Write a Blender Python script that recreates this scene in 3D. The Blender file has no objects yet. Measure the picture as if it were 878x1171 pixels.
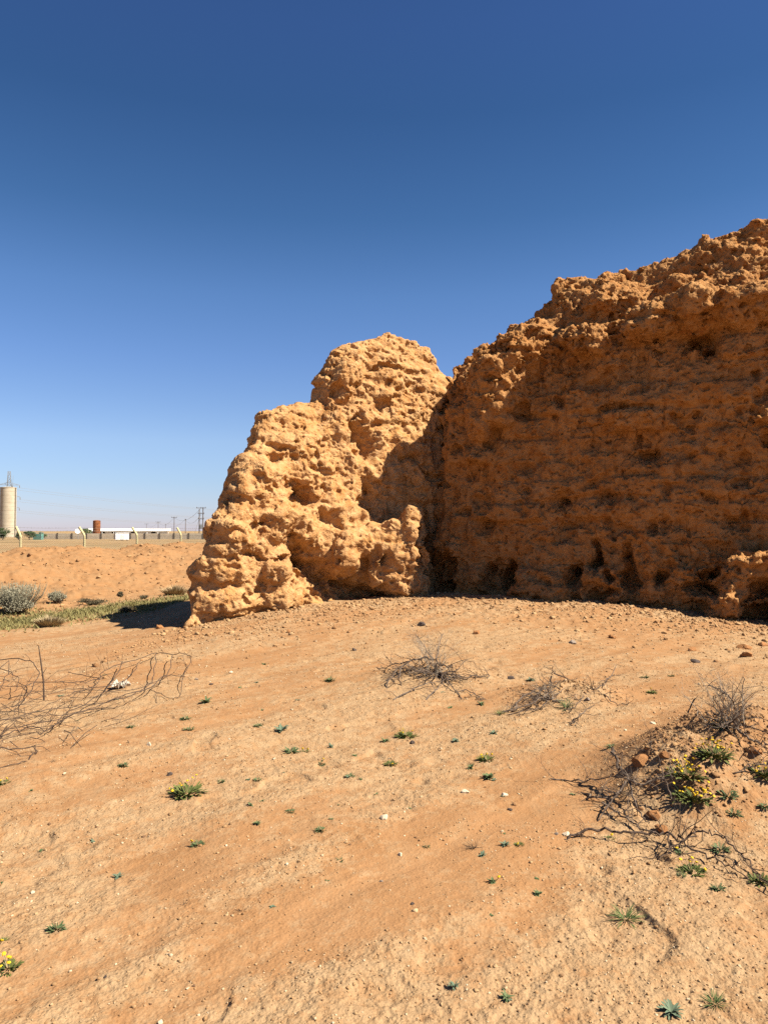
import bpy, bmesh, math, random
import numpy as np
from mathutils import Vector, Matrix

scene = bpy.context.scene
COL = scene.collection
R = math.radians

# ------------------------------------------------------------------ camera model
F_PX, CX, CY = 846.0, 439.0, 585.5
EYE = 1.6
PITCH = math.atan((607 - CY) / F_PX)

def ray(px, py):
    x = (px - CX) / F_PX
    u = (CY - py) / F_PX
    c, s = math.cos(PITCH), math.sin(PITCH)
    return x, c - s * u, s + c * u

def at_depth(px, py, Y):
    x, y, z = ray(px, py)
    t = Y / y
    return Vector((x * t, Y, EYE + z * t))

# ------------------------------------------------------------------ numpy noise
def _h(ix, iy, iz, seed):
    h = (ix * np.uint32(374761393) + iy * np.uint32(668265263) + iz * np.uint32(2147483647)
         + np.uint32((seed * 974634777) & 0xffffffff))
    h = (h ^ (h >> np.uint32(13))) * np.uint32(1274126177)
    h = (h ^ (h >> np.uint32(16))) * np.uint32(2246822519)
    return h ^ (h >> np.uint32(15))

def _u(h):
    return (h & np.uint32(0xffffff)).astype(np.float32) * np.float32(1 / 16777215.0)

def vnoise(p, seed=0):
    p = np.asarray(p, np.float32)
    f0 = np.floor(p)
    i = f0.astype(np.int64).astype(np.uint32)
    f = p - f0
    u = f * f * f * (f * (f * 6 - 15) + 10)
    one = np.uint32(1)
    out = 0
    for dx in (0, 1):
        wx = u[:, 0] if dx else 1 - u[:, 0]
        for dy in (0, 1):
            wy = u[:, 1] if dy else 1 - u[:, 1]
            for dz in (0, 1):
                wz = u[:, 2] if dz else 1 - u[:, 2]
                v = _u(_h(i[:, 0] + np.uint32(dx), i[:, 1] + np.uint32(dy), i[:, 2] + np.uint32(dz), seed))
                out = out + v * (wx * wy * wz)
    return out * 2 - 1

def fbm(p, octv=4, seed=0, gain=0.5, lac=2.03):
    p = np.asarray(p, np.float32)
    a, s, tot = 1.0, 0, 0
    for k in range(octv):
        s = s + a * vnoise(p, seed + 17 * k)
        tot += a
        a *= gain
        p = p * lac + 3.7
    return s / tot * 1.5

def worley(p, seed=0, jit=0.9):
    p = np.asarray(p, np.float32)
    f0 = np.floor(p)
    i = f0.astype(np.int64)
    f = p - f0
    F1 = np.full(len(p), 9, np.float32)
    F2 = F1.copy()
    ID = np.zeros(len(p), np.float32)
    for dx in (-1, 0, 1):
        for dy in (-1, 0, 1):
            for dz in (-1, 0, 1):
                a = (i + np.array([dx, dy, dz])).astype(np.uint32)
                h = _h(a[:, 0], a[:, 1], a[:, 2], seed)
                rx = _u(h) * jit + (1 - jit) / 2
                h2 = h * np.uint32(1664525) + np.uint32(1013904223)
                ry = _u(h2 ^ (h2 >> np.uint32(11))) * jit + (1 - jit) / 2
                h3 = h2 * np.uint32(22695477) + np.uint32(1)
                rz = _u(h3 ^ (h3 >> np.uint32(9))) * jit + (1 - jit) / 2
                d = (dx + rx - f[:, 0]) ** 2 + (dy + ry - f[:, 1]) ** 2 + (dz + rz - f[:, 2]) ** 2
                m = d < F1
                F2 = np.where(m, F1, np.minimum(F2, d))
                ID = np.where(m, _u(h3 ^ h), ID)
                F1 = np.where(m, d, F1)
    return np.sqrt(F1), np.sqrt(F2), ID

def sstep(a, b, x):
    t = np.clip((x - a) / (b - a), 0, 1)
    return t * t * (3 - 2 * t)

def lerp(a, b, t):
    return a + (b - a) * t

# ------------------------------------------------------------------ tagging
def tag(o, label=None, cat=None, group=None, kind=None):
    if label: o['label'] = label
    if cat: o['category'] = cat
    if group: o['group'] = group
    if kind: o['kind'] = kind
    return o

def empty(name, loc, rz=0.0):
    o = bpy.data.objects.new(name, None)
    o.empty_display_size = 0.1
    o.location = loc
    o.rotation_euler = (0, 0, rz)
    COL.objects.link(o)
    return o

def np_mesh(name, V, Fq):
    """mesh from an (n,3) array and an (m,k) face array"""
    me = bpy.data.meshes.new(name)
    V = np.ascontiguousarray(V, np.float32)
    Fq = np.ascontiguousarray(Fq, np.int32)
    me.vertices.add(len(V))
    me.vertices.foreach_set('co', V.ravel())
    k = Fq.shape[1]
    me.loops.add(Fq.size)
    me.loops.foreach_set('vertex_index', Fq.ravel())
    me.polygons.add(len(Fq))
    me.polygons.foreach_set('loop_start', np.arange(0, Fq.size, k, dtype=np.int32))
    me.update(calc_edges=True)
    return me

def smooth_all(me):
    me.polygons.foreach_set('use_smooth', np.ones(len(me.polygons), bool))

def link(name, me, mat, parent=None):
    o = bpy.data.objects.new(name, me)
    if mat and not me.materials:
        me.materials.append(mat)
    COL.objects.link(o)
    if parent:
        o.parent = parent
    return o

class MB:
    """collects shapes into one mesh"""
    def __init__(s):
        s.v, s.f, s.c = [], [], []
        s.col = None
    def add(s, verts, faces):
        b = len(s.v)
        s.v.extend([tuple(v) for v in verts])
        s.f.extend([tuple(i + b for i in f) for f in faces])
        if s.col is not None:
            s.c.extend([s.col] * len(verts))
    def box(s, c, size, rz=0.0):
        cx, cy, cz = c
        a, b, d = size[0] / 2, size[1] / 2, size[2] / 2
        cs, sn = math.cos(rz), math.sin(rz)
        vs = []
        for x, y, z in ((-a, -b, -d), (a, -b, -d), (a, b, -d), (-a, b, -d), (-a, -b, d), (a, -b, d), (a, b, d), (-a, b, d)):
            vs.append((cx + x * cs - y * sn, cy + x * sn + y * cs, cz + z))
        s.add(vs, [(3, 2, 1, 0), (4, 5, 6, 7), (0, 1, 5, 4), (1, 2, 6, 5), (2, 3, 7, 6), (3, 0, 4, 7)])
    def tube(s, pts, r, n=5, cap=True):
        pts = [Vector(p) for p in pts]
        m = len(pts)
        rs = r if isinstance(r, (list, tuple)) else [r] * m
        vs, fs = [], []
        up = None
        for i, p in enumerate(pts):
            d = (pts[min(i + 1, m - 1)] - pts[max(i - 1, 0)])
            if d.length < 1e-9: d = Vector((0, 0, 1))
            d.normalize()
            if up is None:
                up = d.orthogonal().normalized()
            up = (up - d * up.dot(d))
            if up.length < 1e-6: up = d.orthogonal()
            up.normalize()
            w = d.cross(up)
            for k in range(n):
                a = 2 * math.pi * k / n
                vs.append(p + (up * math.cos(a) + w * math.sin(a)) * rs[i])
        for i in range(m - 1):
            for k in range(n):
                k2 = (k + 1) % n
                fs.append((i * n + k, i * n + k2, (i + 1) * n + k2, (i + 1) * n + k))
        if cap:
            fs.append(tuple(range(n - 1, -1, -1)))
            fs.append(tuple(range((m - 1) * n, m * n)))
        s.add(vs, fs)
    def lathe(s, prof, n=24, c=(0, 0, 0)):
        vs, fs = [], []
        for (r, z) in prof:
            for k in range(n):
                a = 2 * math.pi * k / n
                vs.append((c[0] + r * math.cos(a), c[1] + r * math.sin(a), c[2] + z))
        for i in range(len(prof) - 1):
            for k in range(n):
                k2 = (k + 1) % n
                fs.append((i * n + k, i * n + k2, (i + 1) * n + k2, (i + 1) * n + k))
        fs.append(tuple(range(n - 1, -1, -1)))
        fs.append(tuple(range((len(prof) - 1) * n, len(prof) * n)))
        s.add(vs, fs)
    def mesh(s, name, smooth=False):
        me = bpy.data.meshes.new(name)
        me.from_pydata(s.v, [], s.f)
        if s.c and len(s.c) == len(s.v):
            at = me.attributes.new('tone', 'FLOAT', 'POINT')
            at.data.foreach_set('value', np.array(s.c, np.float32))
        me.update()
        if smooth: smooth_all(me)
        return me
    def build(s, name, mat, parent=None, smooth=False):
        return link(name, s.mesh(name, smooth), mat, parent)

# ------------------------------------------------------------------ materials
def new_mat(name):
    m = bpy.data.materials.new(name)
    m.use_nodes = True
    nt = m.node_tree
    b = nt.nodes['Principled BSDF']
    b.inputs['Roughness'].default_value = 0.95
    b.inputs['Specular IOR Level'].default_value = 0.15
    return m, nt, b

def nd(nt, typ, **kw):
    n = nt.nodes.new(typ)
    for k, v in kw.items():
        if k in n.inputs.keys() if hasattr(n.inputs, 'keys') else False:
            n.inputs[k].default_value = v
        else:
            setattr(n, k, v)
    return n

def noise(nt, vec, scale, detail=4, rough=0.55, dist=0.0):
    n = nt.nodes.new('ShaderNodeTexNoise')
    n.inputs['Scale'].default_value = scale
    n.inputs['Detail'].default_value = detail
    n.inputs['Roughness'].default_value = rough
    n.inputs['Distortion'].default_value = dist
    if vec is not None: nt.links.new(vec, n.inputs['Vector'])
    return n.outputs['Fac']

def voro(nt, vec, scale, feature='F1', out='Distance'):
    n = nt.nodes.new('ShaderNodeTexVoronoi')
    n.feature = feature
    n.inputs['Scale'].default_value = scale
    nt.links.new(vec, n.inputs['Vector'])
    return n.outputs[out]

def math_n(nt, op, a, b=None, c=None, clamp=False):
    n = nt.nodes.new('ShaderNodeMath')
    n.operation = op
    n.use_clamp = clamp
    for i, v in enumerate((a, b, c)):
        if v is None: continue
        if isinstance(v, (int, float)): n.inputs[i].default_value = v
        else: nt.links.new(v, n.inputs[i])
    return n.outputs[0]

def maprange(nt, v, a, b, c=0.0, d=1.0):
    n = nt.nodes.new('ShaderNodeMapRange')
    nt.links.new(v, n.inputs[0])
    for i, x in enumerate((a, b, c, d)): n.inputs[i + 1].default_value = x
    return n.outputs[0]

def mixc(nt, fac, a, b, mode='MIX'):
    n = nt.nodes.new('ShaderNodeMix')
    n.data_type = 'RGBA'
    n.blend_type = mode
    if isinstance(fac, (int, float)): n.inputs[0].default_value = fac
    else: nt.links.new(fac, n.inputs[0])
    for i, v in ((6, a), (7, b)):
        if isinstance(v, tuple): n.inputs[i].default_value = (*v[:3], 1)
        else: nt.links.new(v, n.inputs[i])
    return n.outputs[2]

def bump(nt, height, strength, dist, normal=None):
    n = nt.nodes.new('ShaderNodeBump')
    n.inputs['Strength'].default_value = strength
    n.inputs['Distance'].default_value = dist
    nt.links.new(height, n.inputs['Height'])
    if normal is not None: nt.links.new(normal, n.inputs['Normal'])
    return n.outputs[0]

def geo_pos(nt):
    return nt.nodes.new('ShaderNodeNewGeometry').outputs['Position']

def obj_pos(nt):
    return nt.nodes.new('ShaderNodeTexCoord').outputs['Object']

def attr(nt, name):
    n = nt.nodes.new('ShaderNodeAttribute')
    n.attribute_name = name
    return n.outputs['Fac']

def mapping(nt, vec, scale=(1, 1, 1), rot=(0, 0, 0)):
    n = nt.nodes.new('ShaderNodeMapping')
    n.inputs['Scale'].default_value = scale
    n.inputs['Rotation'].default_value = rot
    nt.links.new(vec, n.inputs['Vector'])
    return n.outputs[0]

def simple_mat(name, a, b=None, scale=20.0, rough=0.8, bumpd=0.0, spec=0.2, metal=0.0, coords='obj', transl=0.0):
    m, nt, bs = new_mat(name)
    bs.inputs['Roughness'].default_value = rough
    bs.inputs['Specular IOR Level'].default_value = spec
    bs.inputs['Metallic'].default_value = metal
    vec = geo_pos(nt) if coords == 'geo' else obj_pos(nt)
    if b is None: b = tuple(x * 0.75 for x in a)
    n = noise(nt, vec, scale, 5, 0.6)
    nt.links.new(mixc(nt, maprange(nt, n, 0.35, 0.65), b, a), bs.inputs['Base Color'])
    if bumpd:
        nt.links.new(bump(nt, noise(nt, vec, scale * 2.5, 4), 0.7, bumpd), bs.inputs['Normal'])
    return m
# ------------------------------------------------------------------ terrain
FP0 = np.array([-12.75, 26.0])                 # first fence post in view
FD = np.array([0.366, 0.930]); FD = FD / np.linalg.norm(FD)
FN = np.array([FD[1], -FD[0]])                 # towards the camera

def _cp(px, py, Y):
    p = at_depth(px, py, Y)
    return (p.x, p.y, p.z)

CPTS = [(0, 0, 0), (0, 2.5, 0), (-3, 3, -.02), (3, 3, .05), (-2, 6, -.02), (2, 6, .06), (6, 6, .12),
        _cp(230, 713, 12.2), _cp(300, 705, 12.5), _cp(400, 690, 13.6), _cp(470, 682, 14.4), _cp(520, 680, 14.4),
        _cp(570, 681, 14.0), _cp(650, 688, 13.5), _cp(700, 692, 13.1), _cp(800, 705, 12.4), _cp(878, 716, 12.0),
        (-8, 16, -.27), (-5, 13, -.14), (-10, 15, -.3), (-7.4, 18.5, -.2), (-5.3, 19, -.12), (-12, 20, -.2),
        (0, 18, .1), (5, 18, .1), (10, 14, .1), (10, 9, .1), (-8, 8, -.12), (-4.5, 9, -.04), (-12, 9, -.25), (0.3, 9.5, .07),
        (4, 9.5, .06),
        (0, 34, 0), (25, 34, 0), (-25, 34, 0), (30, 0, 0), (-30, 0, 0), (0, -25, 0), (-20, 24, -.1)]
_cpt = np.array(CPTS, np.float64)
def _phi(d2):
    return 0.5 * d2 * np.log(d2 + 1e-9)
def _solve():
    n = len(_cpt)
    d2 = ((_cpt[:, None, :2] - _cpt[None, :, :2]) ** 2).sum(-1)
    A = np.zeros((n + 3, n + 3))
    A[:n, :n] = _phi(d2) + np.eye(n) * 0.05
    A[:n, n] = 1; A[:n, n + 1:] = _cpt[:, :2]
    A[n, :n] = 1; A[n + 1:, :n] = _cpt[:, :2].T
    return np.linalg.solve(A, np.concatenate([_cpt[:, 2], [0, 0, 0]]))
_W = _solve()

def tps(x, y):
    n = len(_cpt)
    z = _W[n] + _W[n + 1] * x + _W[n + 2] * y
    for k in range(n):
        z = z + _W[k] * _phi((x - _cpt[k, 0]) ** 2 + (y - _cpt[k, 1]) ** 2)
    return z

MOUNDS = [  # x, y, rx, ry, h
    (0.53, 8.0, .55, .38, .10), (1.72, 7.15, .6, .4, .10), (2.2, 4.75, .72, .70, .24), (2.95, 5.2, .9, .9, .16), (1.72, 4.45, .34, .42, .09)]

def fence_nm(x, y):
    dx, dy = x - FP0[0], y - FP0[1]
    return dx * FN[0] + dy * FN[1], dx * FD[0] + dy * FD[1]

def patch_masks(x, y):
    """crust = pale broken crust (1) against smooth drifted sand (0)"""
    a, b = (x + y) * .7071, (x - y) * .7071       # the wind runs along a
    P = np.stack([a * .38, b * 1.15, np.zeros_like(a) + 3.1], 1)
    c = fbm(P, 5, 11, .55)
    P2 = np.stack([a * .9, b * 3.2, np.zeros_like(a) + 9.1], 1)
    c = c + .35 * fbm(P2, 4, 23, .6)
    c = c + .22 * vnoise(np.stack([x * 9, y * 9, a * 0], 1), 5)
    # the smooth tongues of drifted sand seen in the middle and lower right
    for (mx, my, s) in ((.25, 3.44, -1), (.70, 3.95, -1), (.78, 3.28, -1), (.41, 2.86, -.9), (-.03, 2.99, -.8), (-1.07, 3.78, -.9), (-.55, 4.26, -.8), (-1.45, 6.5, -.7), (-2.23, 5.57, -.6), (.75, 3.6, -.6),
                        (-1.53, 4.32, .9), (-.45, 3.53, .9), (-.94, 2.75, .8), (-.12, 2.64, .9), (.17, 4.62, .8), (1.15, 2.99, .9), (1.1, 2.59, .8), (1.25, 3.6, .8), (-.59, 5.57, .7), (1.15, 6.07, .6), (-1.6, 3.3, .6)):
        k = my / 3.5
        da = ((x - mx) + (y - my)) * .7071 / (.42 * k); db = ((x - mx) - (y - my)) * .7071 / (.2 * k)
        c = c + s * np.exp(-(da ** 2 + db ** 2))
    return sstep(-.75, .65, c + .05)

def terrain(x, y, detail=True, masks=None):
    x = np.asarray(x, np.float64); y = np.asarray(y, np.float64)
    r = np.hypot(x, y)
    z = tps(x, y) * (1 - sstep(24, 40, r))
    n, m = fence_nm(x, y)
    up = sstep(8.0, 2.6, n); dn = sstep(-.2, 2.0, n)
    wob = .5 * vnoise(np.stack([m * .23, m * 0, m * 0], 1), 41)
    crest = 1.03 + 0.09 * vnoise(np.stack([m * .5, m * 0, m * 0], 1), 42) + 0.05 * vnoise(np.stack([m * 1.7, m * 0, m * 0], 1), 43)
    up = sstep(8.2 + wob, 2.6, n)
    z = z + crest * up * dn
    z = z - .55 * sstep(1.6, -.4, n) - .45 * sstep(-1, -18, n) * (1 - 0 * n)
    for (mx, my, rx, ry, h) in MOUNDS:
        q = ((x - mx) / rx) ** 2 + ((y - my) / ry) ** 2
        z = z + h * np.exp(-q ** (1.0 if h < .105 else 1.6) * 1.2)
    if not detail:
        return z
    near = r < 45
    if near.any():
        xx, yy = x[near], y[near]
        z0 = xx * 0
        cr = patch_masks(xx, yy) if masks is None else masks[near]
        P = np.stack([xx, yy, z0], 1)
        # broad undulation and wind streaks
        d = .035 * fbm(P * .55, 3, 1) + .016 * fbm(P * 1.6, 3, 2)
        a, b = (xx + yy) * .7071, (xx - yy) * .7071
        d = d + .010 * (fbm(np.stack([a * .8, b * 5.0, z0], 1), 3, 7))
        d = d - .012 * (1 - cr)                    # drifts lie in the hollows
        rr = np.hypot(xx, yy)
        k = 1 - .45 * sstep(7, 16, rr)
        f1, f2, _ = worley(P * 11, 3)
        d = d + cr * k * .010 * (.5 - f1) * sstep(-.3, .4, fbm(P * 2.2, 2, 33))
        f1, f2, _ = worley(P * 27, 4)
        d = d + (.25 + .75 * cr) * k * .0045 * (.5 - f1)
        d = d + (.3 + .7 * cr) * .004 * fbm(P * 40, 2, 6)
        # footprints and scuffs
        sc = fbm(P * 3.1, 2, 31)
        d = d - .02 * sstep(.55, .8, sc) * cr
        # rubble apron at the foot of the wall
        ap = np.exp(-(((xx - .42 * (yy - 13) * 0 - 2.2) / 6.0) ** 2) - ((yy - 12.9 + .12 * xx) / 1.5) ** 2)
        f1, f2, idd = worley(P * 6.5, 8)
        d = d + ap * .05 * np.clip(.55 - f1, 0, 1) * (idd > .45) * 1.6
        f1, f2, idd = worley(P * 15, 9)
        d = d + ap * .018 * (.5 - f1)
        # clods on the low mounds
        mo = z0
        for (mx, my, rx, ry, h) in MOUNDS:
            mo = np.maximum(mo, np.exp(-(((xx - mx) / rx) ** 2 + ((yy - my) / ry) ** 2) * 1.3))
        f1, f2, idd = worley(P * 9 + .4 * fbm(P * 6, 2, 3)[:, None], 12)
        d = d + mo * .05 * np.clip(.6 - f1, 0, 1) * (.35 + .9 * idd)
        d = d + mo * .03 * fbm(P * 9, 4, 13)
        # spoil bank: clods and gullies
        nn, mm = n[near], m[near]
        bk = sstep(8.6, 6.5, nn) * sstep(0, 1.5, nn)
        f1, f2, idd = worley(P * 1.9 + .3 * fbm(P * 2, 2, 3)[:, None], 14)
        d = d + bk * .13 * np.clip(.6 - f1, 0, 1) * idd
        f1, f2, idd = worley(P * 5.2, 15)
        d = d + bk * .09 * np.clip(.6 - f1, 0, 1) * (.3 + idd)
        d = d + bk * .11 * fbm(P * 1.1, 4, 16)
        z = z.copy()
        z[near] += d * (1 - sstep(36, 45, rr))
    return z

def hit(px, py, tmin=1.2, tmax=60, detail=True, up=0.0):
    """where a line of sight meets the ground"""
    dx, dy, dz = ray(px, py)
    t = np.exp(np.linspace(math.log(tmin), math.log(tmax), 700))
    g = terrain(dx * t, dy * t, False)
    f = EYE + dz * t - g - up
    k = np.argmax(f < 0)
    if f[k] >= 0: k = len(t) - 1
    t0, t1 = t[max(k - 1, 0)], t[k]
    f0, f1 = f[max(k - 1, 0)], f[k]
    tt = t0 + (t1 - t0) * (f0 / (f0 - f1 + 1e-12)) if f0 != f1 else t0
    x, y = dx * tt, dy * tt
    z = float(terrain(np.array([x]), np.array([y]), detail)[0])
    return Vector((x, y, z + up))

def gz(x, y):
    return float(terrain(np.array([x]), np.array([y]))[0])

def make_ground():
    dense = np.linspace(R(-33.5), R(33.5), 980)
    coarse = np.linspace(R(33.5), R(360 - 33.5), 150)[1:-1]
    th = np.concatenate([dense, coarse])
    rad = np.concatenate([np.exp(np.linspace(math.log(.08), math.log(1.9), 24))[:-1],
                          np.exp(np.linspace(math.log(1.9), math.log(42), 1150))[:-1],
                          np.exp(np.linspace(math.log(42), math.log(5000), 90))])
    A, Rr = np.meshgrid(th, rad)
    x = (np.sin(A) * Rr).ravel(); y = (np.cos(A) * Rr).ravel()
    cr = patch_masks(x, y)
    z = terrain(x, y, True, cr)
    V = np.stack([x, y, z], 1)
    nc, nr = len(th), len(rad)
    i = np.arange(nr - 1)[:, None] * nc
    j = np.arange(nc)[None, :]
    j2 = (j + 1) % nc
    F = np.stack([i + j, i + j2, i + nc + j2, i + nc + j], -1).reshape(-1, 4)[:, ::-1]
    me = np_mesh('ground', V, F)
    n, m = fence_nm(x, y)
    bank = sstep(8.8, 6.8, n) * sstep(-1.0, .8, n)
    field = sstep(.5, -2.0, n)
    gx = np.exp(-((y - np.maximum(16.4 + 1.4 * (x + 6.5), 14.6)) / 1.3) ** 2) * sstep(-4.4, -5.4, x)
    for nm, v in (('crust', cr), ('bank', bank), ('field', field), ('green', gx)):
        at = me.attributes.new(nm, 'FLOAT', 'POINT')
        at.data.foreach_set('value', v.astype(np.float32))
    smooth_all(me)
    o = link('ground', me, ground_mat())
    tag(o, 'orange desert sand with pale crusted patches, rising to a spoil bank', 'ground', kind='structure')
    return o

def ground_mat():
    m, nt, b = new_mat('desert_sand')
    L = nt.links
    P = geo_pos(nt)
    cr, bank, field, green = (attr(nt, k) for k in ('crust', 'bank', 'field', 'green'))
    n1 = noise(nt, P, 2.2, 6, .6)
    n2 = noise(nt, P, 38, 5, .65)
    n3 = noise(nt, P, 9, 5, .6)
    n4 = noise(nt, P, 150, 3, .6)
    sand = mixc(nt, maprange(nt, n1, .3, .7), (0.246, 0.124, 0.052), (0.270, 0.142, 0.064))
    crust = mixc(nt, maprange(nt, n3, .35, .65), (0.276, 0.168, 0.084), (0.309, 0.199, 0.106))
    crust = mixc(nt, maprange(nt, n2, .60, .74, 0, .8), crust, (0.209, 0.127, 0.064))
    edge = math_n(nt, 'ADD', cr, maprange(nt, n2, .3, .7, -.5, .5))
    edge = math_n(nt, 'ADD', edge, maprange(nt, n3, .3, .7, -.5, .5))
    c = mixc(nt, maprange(nt, edge, .05, 1.0), sand, crust)
    c = mixc(nt, maprange(nt, noise(nt, mapping(nt, P, (1, .32, 1), (0, 0, R(45))), 7, 5, .65), .50, .72, 0, .6), c, (0.273, 0.160, 0.079))
    bk = mixc(nt, maprange(nt, n3, .3, .7), (0.234, 0.115, 0.046), (0.273, 0.148, 0.067))
    bk = mixc(nt, maprange(nt, n1, .45, .75), bk, (0.234, 0.136, 0.065))
    c = mixc(nt, bank, c, bk)
    fmap = mapping(nt, P, (.03, .12, 1), (0, 0, .3))
    fd = mixc(nt, maprange(nt, noise(nt, fmap, 1.0, 6, .65), .36, .64), (0.254, 0.151, 0.070), (0.304, 0.212, 0.105))
    fd = mixc(nt, maprange(nt, noise(nt, P, .05, 5, .6), .52, .64, 0, .7), fd, (0.137, 0.100, 0.045))
    c = mixc(nt, field, c, fd)
    gn = math_n(nt, 'MULTIPLY', green, maprange(nt, n1, .35, .6))
    c = mixc(nt, math_n(nt, 'MULTIPLY', gn, .5), c, (0.086, 0.071, 0.026))
    # grit and grains
    sp = voro(nt, P, 120)
    c = mixc(nt, maprange(nt, sp, .12, .05, 0, .55), c, (0.093, 0.049, 0.026))
    sp2 = voro(nt, P, 75)
    c = mixc(nt, maprange(nt, sp2, .13, .07, 0, .75), c, (0.312, 0.226, 0.139))
    hs = nt.nodes.new('ShaderNodeHueSaturation')
    L.new(c, hs.inputs['Color'])
    L.new(maprange(nt, n4, .25, .75, .86, 1.14), hs.inputs['Value'])
    L.new(hs.outputs[0], b.inputs['Base Color'])
    rough_h = math_n(nt, 'ADD', math_n(nt, 'MULTIPLY', n2, 1.0), math_n(nt, 'MULTIPLY', n4, .35))
    stones = maprange(nt, voro(nt, P, 62), 0.0, .55, .5, 0)
    rough_h = math_n(nt, 'ADD', rough_h, stones)
    bs = nt.nodes.new('ShaderNodeBump')
    L.new(rough_h, bs.inputs['Height'])
    L.new(maprange(nt, cr, 0, 1, .42, .75), bs.inputs['Strength'])
    bs.inputs['Distance'].default_value = .010
    L.new(bs.outputs[0], b.inputs['Normal'])
    b.inputs['Roughness'].default_value = 1.0
    b.inputs['Specular IOR Level'].default_value = .05
    return m
# ------------------------------------------------------------------ the ruined mud wall
def plane_sz(px, py, o, d, n, q):
    """distance along the wall and height where a line of sight meets its plane set back by q"""
    x, y, z = ray(px, py)
    ox, oy = o[0] - n[0] * q, o[1] - n[1] * q
    # t*(x,y) = (ox,oy) + s*d
    det = x * (-d[1]) - (-d[0]) * y
    t = (ox * (-d[1]) - (-d[0]) * oy) / det
    s = (x * oy - y * ox) / det
    return s, EYE + z * t

def wall_mat(name='eroded_mud', tint=(1, 1, 1)):
    m, nt, b = new_mat(name)
    L = nt.links
    P = geo_pos(nt)
    n1 = noise(nt, P, 1.1, 6, .6)
    n2 = noise(nt, P, 6, 6, .65)
    n3 = noise(nt, P, 30, 5, .65)
    n4 = noise(nt, P, 110, 4, .65)
    c = mixc(nt, maprange(nt, n1, .35, .65), (0.342, 0.165, 0.055), (0.408, 0.218, 0.090))
    c = mixc(nt, maprange(nt, n2, .42, .68), c, (0.465, 0.274, 0.127))
    c = mixc(nt, maprange(nt, n2, .42, .30), c, (0.307, 0.130, 0.043))
    c = mixc(nt, maprange(nt, n3, .60, .72, 0, .7), c, (0.263, 0.124, 0.049))
    # straw and pebbles in the mud
    v = voro(nt, P, 55)
    c = mixc(nt, maprange(nt, v, .14, .07, 0, .6), c, (0.481, 0.307, 0.185))
    layers = noise(nt, mapping(nt, P, (.25, .25, 3.2)), 1.3, 5, .6)
    c = mixc(nt, maprange(nt, layers, .52, .68, 0, .4), c, (0.320, 0.160, 0.066))
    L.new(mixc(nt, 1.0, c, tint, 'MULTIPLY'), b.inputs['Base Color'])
    h = math_n(nt, 'ADD', math_n(nt, 'MULTIPLY', n3, 1.0), math_n(nt, 'MULTIPLY', n4, .4))
    h = math_n(nt, 'ADD', h, maprange(nt, voro(nt, P, 34), 0, .6, .45, 0))
    L.new(bump(nt, h, .9, .016), b.inputs['Normal'])
    b.inputs['Roughness'].default_value = 1.0
    b.inputs['Specular IOR Level'].default_value = .03
    return m

def loft_mesh(rings):
    bm = bmesh.new()
    rows = [[bm.verts.new(p) for p in r] for r in rings]
    k = len(rows[0])
    for a, b in zip(rows, rows[1:]):
        for i in range(k):
            j = (i + 1) % k
            bm.faces.new((a[i], a[j], b[j], b[i]))
    bm.faces.new(rows[0][::-1]); bm.faces.new(rows[-1])
    bmesh.ops.recalc_face_normals(bm, faces=bm.faces)
    return bm

def add_blob(bm, c, rad, rz=0.0, tilt=0.0):
    M = Matrix.Translation(c) @ Matrix.Rotation(rz, 4, 'Z') @ Matrix.Rotation(tilt, 4, 'X') @ Matrix.Diagonal((*rad, 1))
    bmesh.ops.create_icosphere(bm, subdivisions=3, radius=1.0, matrix=M)

def remesh(bm_or_me, vox, smooth_it=2):
    if isinstance(bm_or_me, bmesh.types.BMesh):
        me = bpy.data.meshes.new('tmp'); bm_or_me.to_mesh(me); bm_or_me.free()
    else:
        me = bm_or_me
    o = bpy.data.objects.new('tmp', me); COL.objects.link(o)
    md = o.modifiers.new('r', 'REMESH'); md.mode = 'VOXEL'; md.voxel_size = vox; md.adaptivity = 0
    if smooth_it:
        s = o.modifiers.new('s', 'SMOOTH'); s.iterations = smooth_it; s.factor = .5
    dg = bpy.context.evaluated_depsgraph_get()
    out = bpy.data.meshes.new_from_object(o.evaluated_get(dg))
    bpy.data.objects.remove(o); bpy.data.meshes.remove(me)
    return out

def get_vn(me):
    n = len(me.vertices)
    V = np.empty(n * 3, np.float32); me.vertices.foreach_get('co', V)
    N = np.empty(n * 3, np.float32); me.vertex_normals.foreach_get('vector', N)
    return V.reshape(-1, 3), N.reshape(-1, 3)

def project(V):
    c, s = math.cos(PITCH), math.sin(PITCH)
    y, z = V[:, 1], V[:, 2] - EYE
    fw = y * c + z * s; up = -y * s + z * c
    return CX + V[:, 0] / fw * F_PX, CY - up / fw * F_PX

def features(V, feats, wn):
    """hollows (depth<0) and lumps (depth>0) placed on the face; returns a push along the face normal"""
    px, py = project(V)
    jx = 10 * fbm(V * 2.6, 4, 71, .6); jy = 10 * fbm(V * 2.6, 4, 72, .6)
    px = px + jx; py = py + jy
    wob = np.clip(.85 + .6 * fbm(V * 4.5, 3, 73), .2, 1.4)
    d = np.zeros(len(V), np.float32)
    for (fx, fy, rx, ry, dep) in feats:
        q = np.sqrt(((px - fx) / rx) ** 2 + ((py - fy) / ry) ** 2)
        k = (1 - sstep(.3, 1.25, q)) * wob
        d = d + dep * k
    return d

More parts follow.
